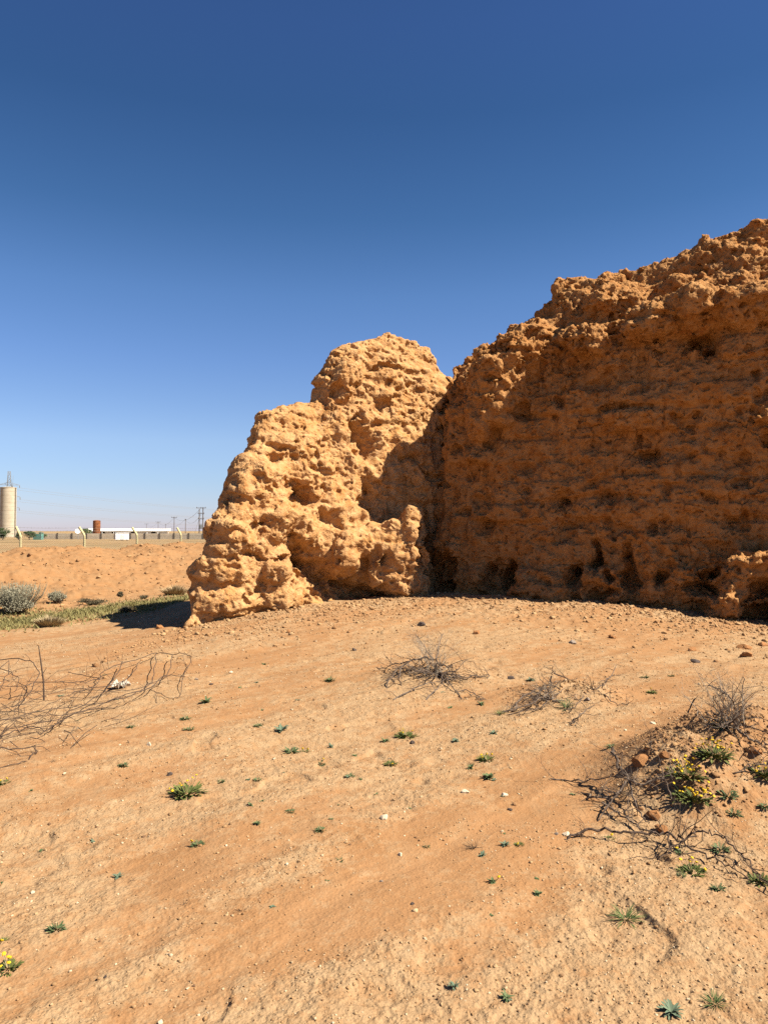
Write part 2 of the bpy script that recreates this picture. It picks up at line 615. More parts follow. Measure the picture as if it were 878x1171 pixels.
def erode_coarse(V, N, rough, course, feats, wn, bold=1.0):
    W = V + .16 * np.stack([fbm(V * 1.7, 3, 51), fbm(V * 1.7, 3, 52), fbm(V * 1.7, 3, 53)], 1)
    d = .10 * fbm(V * .8, 4, 54) + (.075 if np.isscalar(bold) else .045) * fbm(V * np.array([3.6, 3.6, .8]), 3, 50)
    f1, f2, idd = worley(W * np.array([1.9, 1.9, 2.3]), 55)
    lump = .20 * (.52 - f1) + .05 * (idd - .5)
    f1b, f2b, idb = worley(W * np.array([4.2, 4.2, 5.0]), 56)
    lump = lump + .05 * (.5 - f1b) + .03 * (idb - .5)
    g1, g2, gid = worley(W * .85 + 5.0, 63)
    lump = lump * (.45 + .75 * sstep(-.45, .5, fbm(V * 1.1, 2, 64))) + bold * (.42 * (.55 - g1) + .16 * (gid - .5))
    lump = lump * (.62 if np.isscalar(bold) else .9)
    d = d + lump * rough
    # brick courses worn into faint ledges
    zc = V[:, 2] + .07 * fbm(V * .9, 3, 57)
    ph = (zc / .40) % 1.0
    gro = np.exp(-((ph - .5) / .10) ** 2) * np.clip(.5 + 1.2 * fbm(V * np.array([1.1, 1.1, 2.2]), 3, 58), 0, 1)
    d = d - course * .10 * gro
    row = np.floor(zc / .40 + .5)
    u = (V[:, 0] * .8 - V[:, 1] * .5) + .31 * (row % 2) + .05 * fbm(V * 2, 2, 59)
    pj = (u / .58) % 1.0
    vj = np.exp(-((pj - .5) / .05) ** 2) * np.clip(fbm(V * 1.3, 2, 60) * 1.6, 0, 1)
    d = d - course * .09 * vj
    d = d + course * .13 * fbm(np.stack([u * .9, V[:, 2] * .22, u * 0], 1), 3, 94)
    cell = np.stack([np.floor(u / .58 + .5), row, row * 0], 1)
    blk = (_u(_h(*[c.astype(np.int64).astype(np.uint32) for c in cell.T], 91)) - .5)
    rw = (_u(_h(row.astype(np.int64).astype(np.uint32), (row * 0).astype(np.uint32), (row * 0).astype(np.uint32), 92)) - .5)
    edge = np.clip(np.minimum(np.abs((ph + .5) % 1 - .0), 1 - (ph + .5) % 1) * 7, 0, 1)
    wear = np.clip(.45 + 1.1 * fbm(V * .8, 2, 93), 0, 1)
    d = d + course * (.16 * blk * wear + .07 * rw) * edge
    # pits
    pn = fbm(W * np.array([2.3, 2.3, 3.6]), 3, 61)
    d = d - rough * (.14 if np.isscalar(bold) else .22) * sstep(.62, .95, pn)
    pn = fbm(W * np.array([5.5, 5.5, 8.0]), 2, 62)
    d = d - rough * .10 * sstep(.62, .95, pn)
    pn = fbm(W * np.array([8.5, 8.5, 11.0]), 2, 65)
    pk = .55 if np.isscalar(bold) else 1.0
    d = d - pk * rough * .07 * sstep(.5, .9, pn)
    pn = fbm(W * np.array([1.5, 1.5, 2.8]) + 7, 3, 68)
    d = d - pk * rough * .16 * sstep(.5, .85, pn)
    front = np.clip((N @ wn.astype(np.float32)) * 1.6, 0, 1)
    fd = features(V, feats, wn) * front
    Vn = V + N * d[:, None] + wn[None, :].astype(np.float32) * fd[:, None]
    Vn[:, 2] -= .30 * np.clip(lump, 0, .2) * rough    # lumps sag and overhang
    return Vn

def erode_fine(V, N, rough, course=0.0):
    W = V + .03 * np.stack([fbm(V * 7, 2, 81), fbm(V * 7, 2, 82), fbm(V * 7, 2, 83)], 1)
    f1, f2, idd = worley(W * 10, 84)
    rv = .35 + .8 * sstep(-.4, .5, fbm(V * 2.6, 2, 90))
    d = (.030 * (.5 - f1) + .014 * (idd - .5)) * rv
    f1, f2, idd = worley(W * 22, 85)
    d = d + .013 * (.5 - f1)
    d = d + 0.012 * fbm(V * 16, 4, 86, .6)
    pn = fbm(W * np.array([11, 11, 15]), 2, 87)
    d = d - .05 * sstep(.55, .85, pn)
    pn = fbm(W * np.array([21, 21, 26]), 2, 97)
    d = d - .022 * sstep(.5, .8, pn)
    # thin drying cracks
    c1, c2, _ = worley(W * np.array([2.6, 2.6, 1.9]), 88)
    cm = sstep(.25, .6, fbm(V * .9, 2, 89) + .25)
    d = d - .05 * cm * sstep(.06, .01, c2 - c1) * (.4 + .6 * sstep(-.3, .3, fbm(V * 6, 2, 96)))
    c1, c2, _ = worley(W * np.array([4.6, 4.6, 3.2]), 98)
    d = d - .018 * sstep(.1, .5, fbm(V * 1.2, 2, 99)) * sstep(.07, .01, c2 - c1)
    return V + N * (d * rough)[:, None]

def put(me, V):
    me.vertices.foreach_set('co', np.ascontiguousarray(V, np.float32).ravel())
    me.update()

RW_O, RW_D = np.array([1.0, 15.05]), np.array([.906, -.4226])
RW_N = np.array([-.4226, -.906])
LW_O, LW_D = np.array([-3.2, 12.4]), np.array([.80, .60])
LW_N = np.array([.60, -.80])

def right_wall(parent, mat):
    sil = [(499, 560), (502, 445), (507, 418), (518, 412), (530, 401), (560, 384), (585, 368), (612, 353), (636, 348), (641, 322), (680, 315),
           (720, 308), (760, 294), (800, 284), (840, 275), (857, 268), (866, 256), (890, 246), (950, 240), (1050, 235), (1200, 245)]
    shelf = [(499, 600), (507, 500), (530, 470), (550, 460), (575, 425), (600, 402), (625, 388), (650, 385), (700, 372), (730, 385), (770, 385), (800, 372),
             (840, 372), (880, 375), (950, 372), (1050, 375), (1200, 390)]
    Dq = 1.45
    S = np.array([plane_sz(a, b, RW_O, RW_D, RW_N, Dq) for a, b in sil])
    Fh = np.array([plane_sz(a, b, RW_O, RW_D, RW_N, 0) for a, b in shelf])
    rings = []
    for s in np.concatenate([np.arange(-.12, 10.0, .09), [10.4]]):
        hc = float(np.interp(s, S[:, 0], S[:, 1])); hf = float(np.interp(s, Fh[:, 0], Fh[:, 1]))
        hf = min(hf, hc - .25)
        De = Dq + .45 * max(0, 1 - s / 2.2)
        e = 1 - math.exp(-max(s + .12, 0) / .25)          # rounded free end
        k = .55 + .45 * e
        prof = [(-.10, -.7), (.0, .55), (.03, hf * .5), (.10, hf), (.10 + (De - .1) * .5, hf + (hc - hf) * .6), (De, hc), (De + .5, hc - .05),
                (De + .9, hc * .6), (De + 1.1, -.7)]
        ring = []
        for q, z in prof:
            qq = .9 + (q - .9) * k
            ring.append((RW_O[0] + RW_D[0] * s - RW_N[0] * qq, RW_O[1] + RW_D[1] * s - RW_N[1] * qq, z))
        rings.append(ring)
    bm = loft_mesh(rings)
    def blob(px, py, q, rad, tilt=0):
        s, z = plane_sz(px, py, RW_O, RW_D, RW_N, q)
        c = (RW_O[0] + RW_D[0] * s - RW_N[0] * q, RW_O[1] + RW_D[1] * s - RW_N[1] * q, z)
        add_blob(bm, c, rad, math.atan2(RW_D[1], RW_D[0]), tilt)
    # stumps and buttresses at the foot, as seen
    for px, py, q, rx, ry, rz in ((543, 668, -.02, .34, .3, .42), (520, 655, .05, .22, .25, .7), (600, 672, .0, .22, .3, .4), (632, 680, -.12, .34, .35, .36),
                                  (668, 668, .0, .2, .3, .45), (700, 672, .0, .3, .3, .5), (745, 668, .02, .26, .3, .55), (790, 668, .0, .3, .3, .45), (775, 655, 0, .18, .25, .3),
                                  (835, 690, -.25, .45, .4, .55), (848, 655, -.22, .40, .38, .55), (900, 670, -.15, .6, .4, .7), (860, 640, -.2, .3, .3, .3),
                                  # the bulging shoulder that catches the sun, and the lip along the top
                                  (585, 404, .1, .70, .58, .42), (572, 440, -.13, .56, .50, .70), (566, 432, -.04, .52, .54, .62), (572, 462, -.1, .42, .42, .5), (549, 480, -.08, .3, .34, .5), (545, 520, -.02, .26, .2, .16),
                                  (612, 382, .5, .6, .6, .36), (668, 390, .0, .42, .36, .32), (745, 368, .12, .6, .45, .3), (800, 355, .2, .8, .55, .36), (860, 350, .1, .7, .55, .42),
                                  (700, 345, .5, .55, .5, .34), (920, 340, .2, .8, .55, .45), (730, 470, .0, .5, .14, .5), (640, 470, .04, .35, .12, .6)):
        blob(px, py, q, (rx, ry, rz))
    me = remesh(bm, .05, 3)
    V, N = get_vn(me)
    wn = np.array([RW_N[0], RW_N[1], 0])
    feats = [  # px, py, rx, ry, depth : dark hollows at the foot
        (580, 660, 14, 16, -.55), (556, 655, 6, 18, -.4), (653, 655, 10, 14, -.6), (617, 657, 14, 7, -.35), (677, 640, 6, 22, -.4), (724, 650, 6, 40, -.3),
        (700, 662, 12, 6, -.3), (800, 676, 18, 10, -.5), (815, 670, 12, 22, -.55), (873, 690, 8, 26, -.4), (760, 660, 7, 10, -.3), (690, 680, 24, 6, -.3), (508, 660, 10, 24, -.45),
        # pockets higher up
        (740, 520, 16, 7, -.2), (790, 522, 14, 6, -.16), (800, 395, 24, 12, -.35), (790, 400, 12, 8, -.2), (600, 540, 12, 8, -.14), (640, 570, 12, 8, -.14), (760, 562, 14, 6, -.16),
        (520, 515, 8, 8, -.2), (637, 460, 9, 7, -.2), (695, 570, 14, 6, -.14), (850, 520, 16, 6, -.16), (690, 440, 20, 12, -.12), (612, 420, 12, 14, -.15), (660, 600, 30, 7, -.12),
        (560, 600, 10, 10, -.12), (850, 590, 20, 6, -.15), (765, 600, 26, 6, -.1),
        # knobs that catch the sun
        (662, 392, 20, 16, .14), (745, 372, 34, 14, .16), (560, 425, 26, 22, .12), (545, 470, 18, 24, .14), (543, 522, 14, 6, .12), (825, 350, 26, 18, .12), (590, 400, 22, 16, .1),
        (700, 352, 22, 14, .1), (640, 330, 12, 8, .1), (850, 310, 20, 14, .12), (770, 325, 22, 12, .12), (860, 262, 10, 10, .1), (850, 636, 16, 10, .06), (800, 440, 40, 26, .07),
        (575, 480, 20, 30, .05), (720, 480, 44, 22, .05)]
    zz = V[:, 2]
    bold = .7 + .25 * np.clip(sstep(3.9, 5.0, zz) + sstep(2.6, 1.4, (V[:, 0] - 1.0) / .906), 0, 1)
    V = erode_coarse(V, N, .85, 1.0, [(a, b, c, d, e * (1.45 if e < -.2 else 1.3)) for a, b, c, d, e in feats], wn, bold)
    # upper lip and top are rougher than the sheltered middle
    V2, me2 = V, me
    put(me, V)
    me = remesh(me, .0215, 0)
    V, N = get_vn(me)
    top = 1.0 + .5 * sstep(3.6, 5.2, V[:, 2]) + .25 * sstep(1.3, .6, V[:, 2])
    put(me, erode_fine(V, N, top))
    smooth_all(me)
    me.materials.clear()
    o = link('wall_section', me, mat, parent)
    o['label'] = 'tall shaded stretch of wall with worn brick courses'
    return o

def left_wall(parent, mat):
    sil = [(206, 712), (211, 690), (214, 668), (226, 650), (234, 636), (233, 606), (236, 566), (246, 530), (257, 502), (268, 484), (282, 470), (322, 465), (352, 461),
           (365, 454), (369, 426), (384, 404), (404, 392), (425, 387), (445, 380), (468, 385), (486, 394), (500, 412), (530, 440), (560, 470)]
    S = np.array([plane_sz(a, b, LW_O, LW_D, LW_N, 0.1 + .85 * min(1, max(0, (a - 215) / 90))) for a, b in sil])
    rings = []
    for s in np.arange(S[0, 0] - .02, 7.6, .07):
        hc = float(np.interp(s, S[:, 0], S[:, 1]))
        sh = .95 * max(0, 1 - max(s, 0) / 3.2)
        w = min(1, .6 + max(0, hc - .3) / 2.5)
        prof = [(-.16, -.7), (-.10, min(.5, hc * .5)), (.12 * w, hc * .55), (.5 * w, hc * .86), (.95 * w, hc), (1.3 * w, hc - .05), (1.9 * w, hc * .55), (2.1 * w, -.7)]
        ring = []
        for q, z in prof:
            ss = s + sh * max(q, 0)
            ring.append((LW_O[0] + LW_D[0] * ss - LW_N[0] * q, LW_O[1] + LW_D[1] * ss - LW_N[1] * q, z))
        rings.append(ring)
    bm = loft_mesh(rings)
    def blob(px, py, q, rad, tilt=0):
        s, z = plane_sz(px, py, LW_O, LW_D, LW_N, q)
        c = (LW_O[0] + LW_D[0] * s - LW_N[0] * q, LW_O[1] + LW_D[1] * s - LW_N[1] * q, z)
        add_blob(bm, c, rad, math.atan2(LW_D[1], LW_D[0]), tilt)
    for px, py, q, rx, ry, rz in ((469, 594, -.56, .19, .26, .32), (466, 614, -.60, .30, .34, .40), (450, 616, -.42, .30, .42, .36), (470, 640, -.72, .36, .36, .46), (462, 668, -.5, .46, .5, .4), (448, 630, -.42, .40, .45, .5), (440, 655, -.35, .4, .4, .4),          # leaning stump by the crevice
                                  (410, 620, -.12, .42, .4, .35), (395, 640, -.18, .28, .3, .38), (425, 610, -.1, .5, .35, .22),           # bulge above the hollow
                                  (236, 686, .06, .36, .36, .40), (246, 655, .05, .42, .4, .36), (270, 682, .04, .75, .42, .46), (312, 682, .0, .6, .4, .40), (278, 625, .0, .52, .42, .40), (300, 600, .02, .5, .4, .4), (306, 648, .0, .45, .42, .34), (272, 592, .1, .4, .4, .4), (266, 628, .03, .55, .42, .26), (258, 608, .08, .4, .4, .4), (270, 655, .05, .6, .4, .4),
                                  (300, 560, .0, .5, .3, .5), (360, 683, -.05, .22, .25, .4), (345, 670, 0, .16, .25, .4), (372, 690, -.05, .16, .2, .25), (340, 600, .02, .35, .3, .4),
                                  (400, 700, -.1, .5, .3, .2)):
        blob(px, py, q, (rx, ry, rz))
    me = remesh(bm, .045, 3)
    V, N = get_vn(me)
    wn = np.array([LW_N[0], LW_N[1], 0])
    feats = [(488, 620, 7, 40, -.8), (350, 640, 18, 26, -.38), (385, 672, 34, 22, -.45), (360, 655, 30, 16, -.3), (430, 680, 30, 14, -.35), (440, 650, 10, 14, -.25),
             (290, 636, 40, 3, -.10), (322, 640, 10, 8, -.25), (345, 572, 12, 16, -.32), (350, 562, 9, 10, -.2), (330, 555, 16, 7, -.15), (420, 500, 18, 26, -.30), (412, 488, 10, 12, -.2),
             (260, 578, 9, 4, -.2), (400, 455, 30, 5, -.15), (385, 450, 14, 8, -.16), (440, 465, 14, 10, -.12), (360, 530, 10, 14, -.14), (395, 540, 12, 14, -.12), (300, 600, 20, 5, -.15),
             (340, 610, 7, 30, -.2), (310, 520, 14, 8, -.1), (435, 420, 26, 4, -.1), (425, 575, 12, 16, -.18), (375, 590, 14, 10, -.15), (365, 505, 8, 6, -.12), (470, 440, 14, 8, -.15),
             (455, 500, 10, 40, -.1), (372, 560, 5, 10, -.15),
             (385, 490, 20, 18, .1), (325, 590, 22, 18, .12), (270, 610, 26, 18, .1), (430, 540, 16, 18, .12), (350, 500, 24, 20, .08), (425, 410, 40, 14, .12), (390, 430, 20, 14, .08),
             (300, 540, 22, 20, .08), (445, 445, 20, 14, .1), (395, 615, 20, 14, .1), (285, 500, 16, 12, .06), (275, 562, 18, 14, .08)]
    V = erode_coarse(V, N, 1.0, .5, [(a, b, c, d, e * 1.2) for a, b, c, d, e in feats], wn, .42)
    put(me, V)
    me = remesh(me, .0185, 0)
    V, N = get_vn(me)
    put(me, erode_fine(V, N, .68 + .25 * fbm(V * 1.4, 2, 45)))
    smooth_all(me)
    me.materials.clear()
    o = link('wall_section', me, mat, parent)
    o['label'] = 'sunlit crumbling end of the wall'
    return o

def make_ruin():
    mat = wall_mat()
    red_shade_mat = wall_mat('red_mud_shade_darkened', (.78, .70, .61))      # redder earth, with colour also darkened to deepen the shade on the tall stretch
    t = empty('ruined_wall', (1.0, 15.0, 0.2))
    tag(t, 'massive crumbling ruin of an eroded mud brick wall on the sand', 'ruin')
    for o in (right_wall(t, red_shade_mat), left_wall(t, mat)):
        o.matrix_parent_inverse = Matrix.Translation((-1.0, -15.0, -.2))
    return t
# ------------------------------------------------------------------ the far plain
FIELD = -1.0
def fx(px, Y): return (px - CX) / F_PX * Y
def fz(py, Y): return EYE + (607 - py) * Y / F_PX

def leaf_cloud(n, c, rad, size, rng, clumps=9, flat=.0, mb=None):
    """many small leaf faces gathered in clumps through a crown"""
    mb = mb or MB()
    cl = []
    for _ in range(clumps):
        while True:
            p = np.array([rng.uniform(-1, 1) for _ in range(3)])
            if (p ** 2).sum() < 1: break
        cl.append((p * .75, rng.uniform(.22, .5), rng.random()))
    for i in range(n):
        p0, r0, t0 = cl[rng.randrange(clumps)]
        d = np.array([rng.gauss(0, 1) for _ in range(3)]); d /= np.linalg.norm(d) + 1e-9
        p = p0 + d * r0 * rng.random() ** .45
        if p[2] < -.95: continue
        q = Vector((c[0] + p[0] * rad[0], c[1] + p[1] * rad[1], c[2] + p[2] * rad[2]))
        a = Vector([rng.gauss(0, 1) for _ in range(3)]).normalized()
        b = a.orthogonal().normalized(); 
        s = size * rng.uniform(.6, 1.3)
        mb.col = min(1, max(0, t0 * .5 + rng.random() * .5))
        mb.add([q - a * s, q + b * s * .45, q + a * s, q - b * s * .45], [(0, 1, 2, 3)])
    mb.col = None
    return mb

def leaf_mat(name, a, b, rough=.7):
    m, nt, bs = new_mat(name)
    bs.inputs['Roughness'].default_value = rough
    t = attr(nt, 'tone')
    n = noise(nt, obj_pos(nt), 6, 3)
    nt.links.new(mixc(nt, math_n(nt, 'ADD', math_n(nt, 'MULTIPLY', t, .7), math_n(nt, 'MULTIPLY', n, .3)), a, b), bs.inputs['Base Color'])
    return m

def make_far():
    M = dict(
        conc=simple_mat('weathered_concrete', (.42, .355, .26), (.35, .29, .205), .6, .9, .03, coords='geo'),
        steel=simple_mat('galvanised_steel', (.25, .26, .27), (.18, .19, .2), 1, .6),
        rust=simple_mat('rusty_steel', (.26, .095, .035), (.12, .045, .02), 1.2, .8),
        white=simple_mat('white_paint', (.74, .74, .72), (.66, .66, .64), .5, .6),
        dark=simple_mat('dark_opening', (.03, .03, .035), (.02, .02, .02), 1, .6),
        block=simple_mat('concrete_block', (.52, .43, .31), (.44, .36, .25), .8, .95, .02, coords='geo'),
        pier=simple_mat('dark_post', (.09, .07, .05), (.06, .05, .035), 1, .9),
        wood=simple_mat('weathered_pole', (.15, .12, .1), (.1, .08, .07), 1, .9),
        beige=simple_mat('beige_paint', (.48, .34, .2), (.4, .28, .16), 1, .7),
        teal=simple_mat('green_netting', (.10, .24, .19), (.07, .17, .14), 2, .8),
        cream=simple_mat('cream_paint', (.50, .42, .22), (.43, .36, .18), 4, .55),
        wire=simple_mat('wire_steel', (.22, .2, .17), (.15, .13, .11), 4, .5),
        leaf=leaf_mat('dark_foliage', (.018, .032, .012), (.06, .085, .03)),
        leaf2=leaf_mat('mid_foliage', (.035, .06, .02), (.10, .13, .045)),
        bark=simple_mat('bark', (.12, .085, .055), (.08, .055, .04), 5, .95))

    # concrete silo
    Y = 300; x = fx(9.5, Y); top = fz(558, Y); r = 8.5 * Y / F_PX
    t = tag(empty('concrete_silo', (x, Y, FIELD)), 'tall round concrete silo with ringed joints at the left edge', 'silo')
    H = top - FIELD
    m = MB(); prof = []
    nb = 13
    for k in range(nb):
        z0, z1 = H * k / nb, H * (k + 1) / nb
        prof += [(r - .07, z0), (r, z0 + .05), (r, z1 - .05), (r - .07, z1)] if k else [(r, 0), (r, z1 - .05), (r - .07, z1)]
    prof[-1] = (r, H)
    m.lathe(prof, 96); m.build('shell', M['conc'], t)
    m = MB(); m.lathe([(r + .12, H), (r + .12, H + .22), (r * .5, H + .45), (.2, H + .5)], 40); m.build('roof_cap', M['conc'], t)
    m = MB(); m.tube([(r + .25, -.6, 0), (r + .25, -.6, H + .1)], .12); 
    for k in range(7): m.box((r + .08, -.55, 1 + k * 2.6), (.4, .1, .1))
    m.build('down_pipe', M['pier'], t)
    m = MB(); m.tube([(r * .75, -r * .4, H), (r * .75, -r * .4, H + .9)], .1); m.box((r * .75, -r * .4, H + .7), (.5, .5, .35)); m.build('vent', M['steel'], t)

    # transmission pylon behind the silo
    Y = 380; x = fx(10.3, Y); top = fz(539, Y); H = top - FIELD
    t = tag(empty('transmission_pylon', (x, Y, FIELD), .35), 'steel lattice pylon rising behind the concrete silo', 'pylon')
    m = MB()
    def hw(z): return 2.8 * (1 - z / H) ** 1.25 + .55
    zs = [0, 4, 7.5, 10.8, 13.6, 16.2, 18.6, 20.8, 22.8, 24.6, 26.2, 28, 30, H]
    cor = lambda z: [Vector((a * hw(z), b * hw(z), z)) for a, b in ((-1, -1), (1, -1), (1, 1), (-1, 1))]
    for a, b in zip(zs, zs[1:]):
        A, B = cor(a), cor(b)
        for k in range(4):
            k2 = (k + 1) % 4
            m.tube([A[k], B[k]], .13, 4); m.tube([A[k], B[k2]], .08, 4); m.tube([A[k2], B[k]], .08, 4); m.tube([B[k], B[k2]], .08, 4)
    m.tube([(1.5, 0, 24.8), (1.9, 0, 31)], .07, 4)
    m.build('lattice_tower', M['steel'], t)
    ARM = [(fz(554.5, Y) - FIELD, 4.9), (fz(568, Y) - FIELD, 5.2), (fz(580.5, Y) - FIELD, 4.9)]
    for z, L in ARM:
        m = MB()
        for s in (-1, 1):
            e = Vector((s * L, 0, z))
            for b in (-.7, .7):
                m.tube([(s * .4, b, z), e], .12, 4); m.tube([(s * .4, b, z + 1.3), e], .1, 4)
                for q in (.35, .65): m.tube([(s * L * q, b * (1 - q), z), (s * L * q, b * (1 - q), z + 1.3 * (1 - q))], .06, 4)
        a = m.build('crossarm', M['steel'], t)
        for s in (-1, 1):
            mi = MB(); mi.lathe([(.06, -1.5), (.16, -1.3), (.16, -.3), (.06, 0)], 8, (s * L, 0, z)); mi.build('insulator', M['wire'], a)
    # conductors running off behind the ruin
    names = ['uppermost', 'middle', 'lowest']
    c0 = Vector((x, Y, FIELD)); cs, sn = math.cos(.35), math.sin(.35)
    Y2 = 800; c1 = Vector((fx(430, Y2), Y2, FIELD))
    for k, (z, L) in enumerate(ARM):
        for s in (-1, 1):
            p0 = c0 + Vector((s * L * cs, s * L * sn, z - 1.4)); p1 = c1 + Vector((s * L * cs, s * L * sn, z - 1.4))
            pts = []
            for i in range(33):
                u = i / 32
                p = p0.lerp(p1, u); p.z -= 4 * 7.5 * u * (1 - u)
                pts.append(p)
            m = MB(); m.tube([p - p0 for p in pts], .05, 4, False)
            o = m.build('power_line', M['wire']); o.location = p0
            tag(o, '%s pair of cables strung from the pylon, %s cable of the two' % (names[k], 'farther' if s > 0 else 'nearer'), 'power line', 'cables strung from the pylon')

    # rusty tank
    Y = 280; x = fx(111, Y); r = 4.1 * Y / F_PX; top = fz(595.5, Y) - FIELD
    t = tag(empty('rusty_tank', (x, Y, FIELD)), 'rust brown upright tank standing behind the white shed roof', 'tank')
    m = MB(); prof = [(r, 0)]
    for k in range(1, 6): prof += [(r, top * k / 6 - .05), (r + .06, top * k / 6), (r, top * k / 6 + .05)]
    m.lathe(prof + [(r, top)], 28); m.build('shell', M['rust'], t, False)
    m = MB(); m.lathe([(r + .05, top), (r * .6, top + .18), (.1, top + .22)], 28); m.build('lid', M['rust'], t)
    m = MB(); m.tube([(r * .7, -r * .75, 0), (r * .7, -r * .75, top)], .05); m.build('pipe', M['rust'], t)

    # long white shed beyond the block wall
    Y = 420; x0, x1 = fx(111, Y), fx(183, Y); zt = fz(604.4, Y) - FIELD
    t = tag(empty('white_shed', ((x0 + x1) / 2, Y, FIELD), R(36)), 'long low white shed with a flat roof beyond the block wall', 'shed')
    w = (x1 - x0) / .78
    m = MB(); m.box((0, 1, zt - .75), (w, 12, 1.5)); m.build('roof', M['white'], t)
    m = MB(); m.box((1.5, 2, (zt - 1.5) / 2), (w - 5, 8, zt - 1.5)); m.build('wall', M['white'], t)
    for k in range(8):
        m = MB(); m.box((-w / 2 + 1.2 + k * (w - 2.4) / 7, -4.4, (zt - 1.5) / 2), (.25, .25, zt - 1.5)); m.build('post', M['white'], t)
    for k in (-.32, -.18, .05, .3):
        m = MB(); m.box((k * w, -2.05, 1.25), (2.6, .08, 1.5)); m.build('window', M['dark'], t)

    # white cabin in front of the wall
    Y = 200; x = fx(140.3, Y); w = 14.6 * Y / F_PX; h = fz(609.5, Y) - FIELD
    t = tag(empty('white_cabin', (x, Y, FIELD), R(24)), 'small white portable cabin parked in front of the block wall', 'cabin')
    m = MB(); m.box((0, 1.1, h / 2 + .1), (w, 2.2, h - .2)); m.build('body', M['white'], t)
    m = MB(); m.box((0, 1.1, h + .05), (w + .14, 2.36, .1)); m.build('roof', M['white'], t)
    m = MB(); m.box((-.25, -.02, h * .48), (.08, .04, h * .78)); m.box((.25, -.02, h * .48), (.08, .04, h * .78)); m.build('door_seam', M['beige'], t)
    for s in (-1, 1):
        m = MB(); m.box((s * w * .38, 1.1, .1), (.3, 2.0, .2)); m.build('skid', M['pier'], t)
    m = MB(); m.box((0, 1, .12), (.7, .3, .24)); m.build('shade_gap_block', M['dark'], t)  # dark block added for the shaded gap between the skids

    # precast block wall
    Y = 231; sp = 16.65 * Y / F_PX
    t = tag(empty('block_wall', (fx(133, Y), Y, FIELD)), 'long grey brown concrete boundary wall with dark posts across the plain', 'wall')
    xa, xb = fx(46, Y) - fx(133, Y), fx(262, Y) - fx(133, Y)
    h = fz(610, Y) - FIELD
    m = MB(); m.box(((xa + xb) / 2, 0, h / 2), (xb - xa, .16, h))
    for k in range(1, 5): m.box(((xa + xb) / 2, -.085, h * k / 5), (xb - xa, .02, .03))
    m.build('panel', M['block'], t)
    for k in range(-5, 8):
        xx = k * sp
        if xa < xx < xb:
            m = MB(); m.box((xx, -.08, h / 2 + .08), (.34, .3, h + .16)); m.build('post', M['pier'], t)

    # dish
    Y = 225; x = fx(89.5, Y)
    t = tag(empty('satellite_dish', (x, Y, FIELD)), 'round white satellite dish on a mast above the block wall', 'dish')
    zc = fz(607.3, Y) - FIELD
    m = MB(); prof = []
    d = Vector((.35, -.85, .38)).normalized()
    n = 24; vs = []; fs = []
    for i in range(7):
        rr = .78 * i / 6
        for k in range(n):
            a = 2 * math.pi * k / n
            vs.append((rr * math.cos(a), rr * math.sin(a), .32 * (rr / .78) ** 2 - .3))
    for i in range(6):
        for k in range(n): fs.append((i * n + k, i * n + (k + 1) % n, (i + 1) * n + (k + 1) % n, (i + 1) * n + k))
    rot = d.to_track_quat('Z', 'Y').to_matrix()
    vs = [rot @ Vector(v) + Vector((0, 0, zc)) for v in vs]
    m.add(vs, fs); m.add([v - d * .05 for v in vs], [f[::-1] for f in fs]); m.build('reflector', M['white'], t, True)
    m = MB(); m.tube([(0, .25, 0), (0, .25, zc - .2), (0, .1, zc)], .07); m.build('mast', M['steel'], t)
    m = MB(); c = Vector((0, 0, zc)); m.tube([c - d * .25 + Vector((0, 0, -.6)), c + d * .55], .025); m.box(tuple(c + d * .58), (.12, .12, .12)); m.build('feed_arm', M['steel'], t)

    # netted shelter
    Y = 214; x = fx(43, Y); w = 9 * Y / F_PX; h = fz(608.8, Y) - FIELD
    t = tag(empty('netted_shelter', (x, Y, FIELD)), 'small green netted shelter beside dark bushes before the block wall', 'shelter')
    m = MB(); m.box((0, .8, h * .42), (w, 1.6, h * .84)); m.build('netting', M['teal'], t)
    m = MB()
    for a in (-1, 1):
        for b in (0, 1.6): m.tube([(a * w / 2, b, 0), (a * w / 2, b, h)], .05)
        m.tube([(a * w / 2, 0, h), (a * w / 2, 1.6, h)], .05)
    for b in (0, 1.6): m.tube([(-w / 2, b, h), (w / 2, b, h)], .05)
    m.build('frame', M['steel'], t)

    # trees and bushes on the plain
    rng = random.Random(5)
    for px, py, wpx, Yt, mat, lab in ((4, 603.5, 17, 208, 'leaf', 'dark bushy tree at the foot of the concrete silo'),
                                      (22, 608.3, 9, 212, 'leaf', 'low dark shrub just right of the silo foot'),
                                      (34, 607.2, 16, 212, 'leaf', 'broad dark bush left of the green netted shelter'),
                                      (49, 608.2, 9, 226, 'leaf2', 'small dark bush at the left end of the block wall'),
                                      (100, 603.6, 13, 262, 'leaf2', 'mid green rounded tree behind the block wall beside the rusty tank'),
                                      (240, 602.5, 16, 270, 'leaf2', 'green tree at the edge of the ruin beyond the twin pole')):
        x = fx(px, Yt); h = fz(py, Yt) - FIELD; w = wpx * Yt / F_PX
        t = tag(empty('tree', (x, Yt, FIELD)), lab, 'tree' if 'tree' in lab else 'bush', 'trees and bushes on the plain')
        mb = leaf_cloud(1500, (0, 0, h * .56), (w * .55, w * .45, h * .47), .16, rng, 14)
        mb.build('crown', M[mat], t)
        m = MB(); m.tube([(0, 0, 0), (.05, 0, h * .3), (-.05, .1, h * .6)], [.14, .11, .05])
        for k in range(5):
            a = k * 1.3; m.tube([(0, 0, h * .2), (math.cos(a) * w * .2, math.sin(a) * w * .2, h * .45), (math.cos(a) * w * .35, math.sin(a) * w * .3, h * .7)], [.07, .05, .02], 4)
        m.build('trunk', M['bark'], t)

    # twin-pole structure with transformer
    Y = 290; x = fx(230.2, Y); H = fz(580, Y) - FIELD
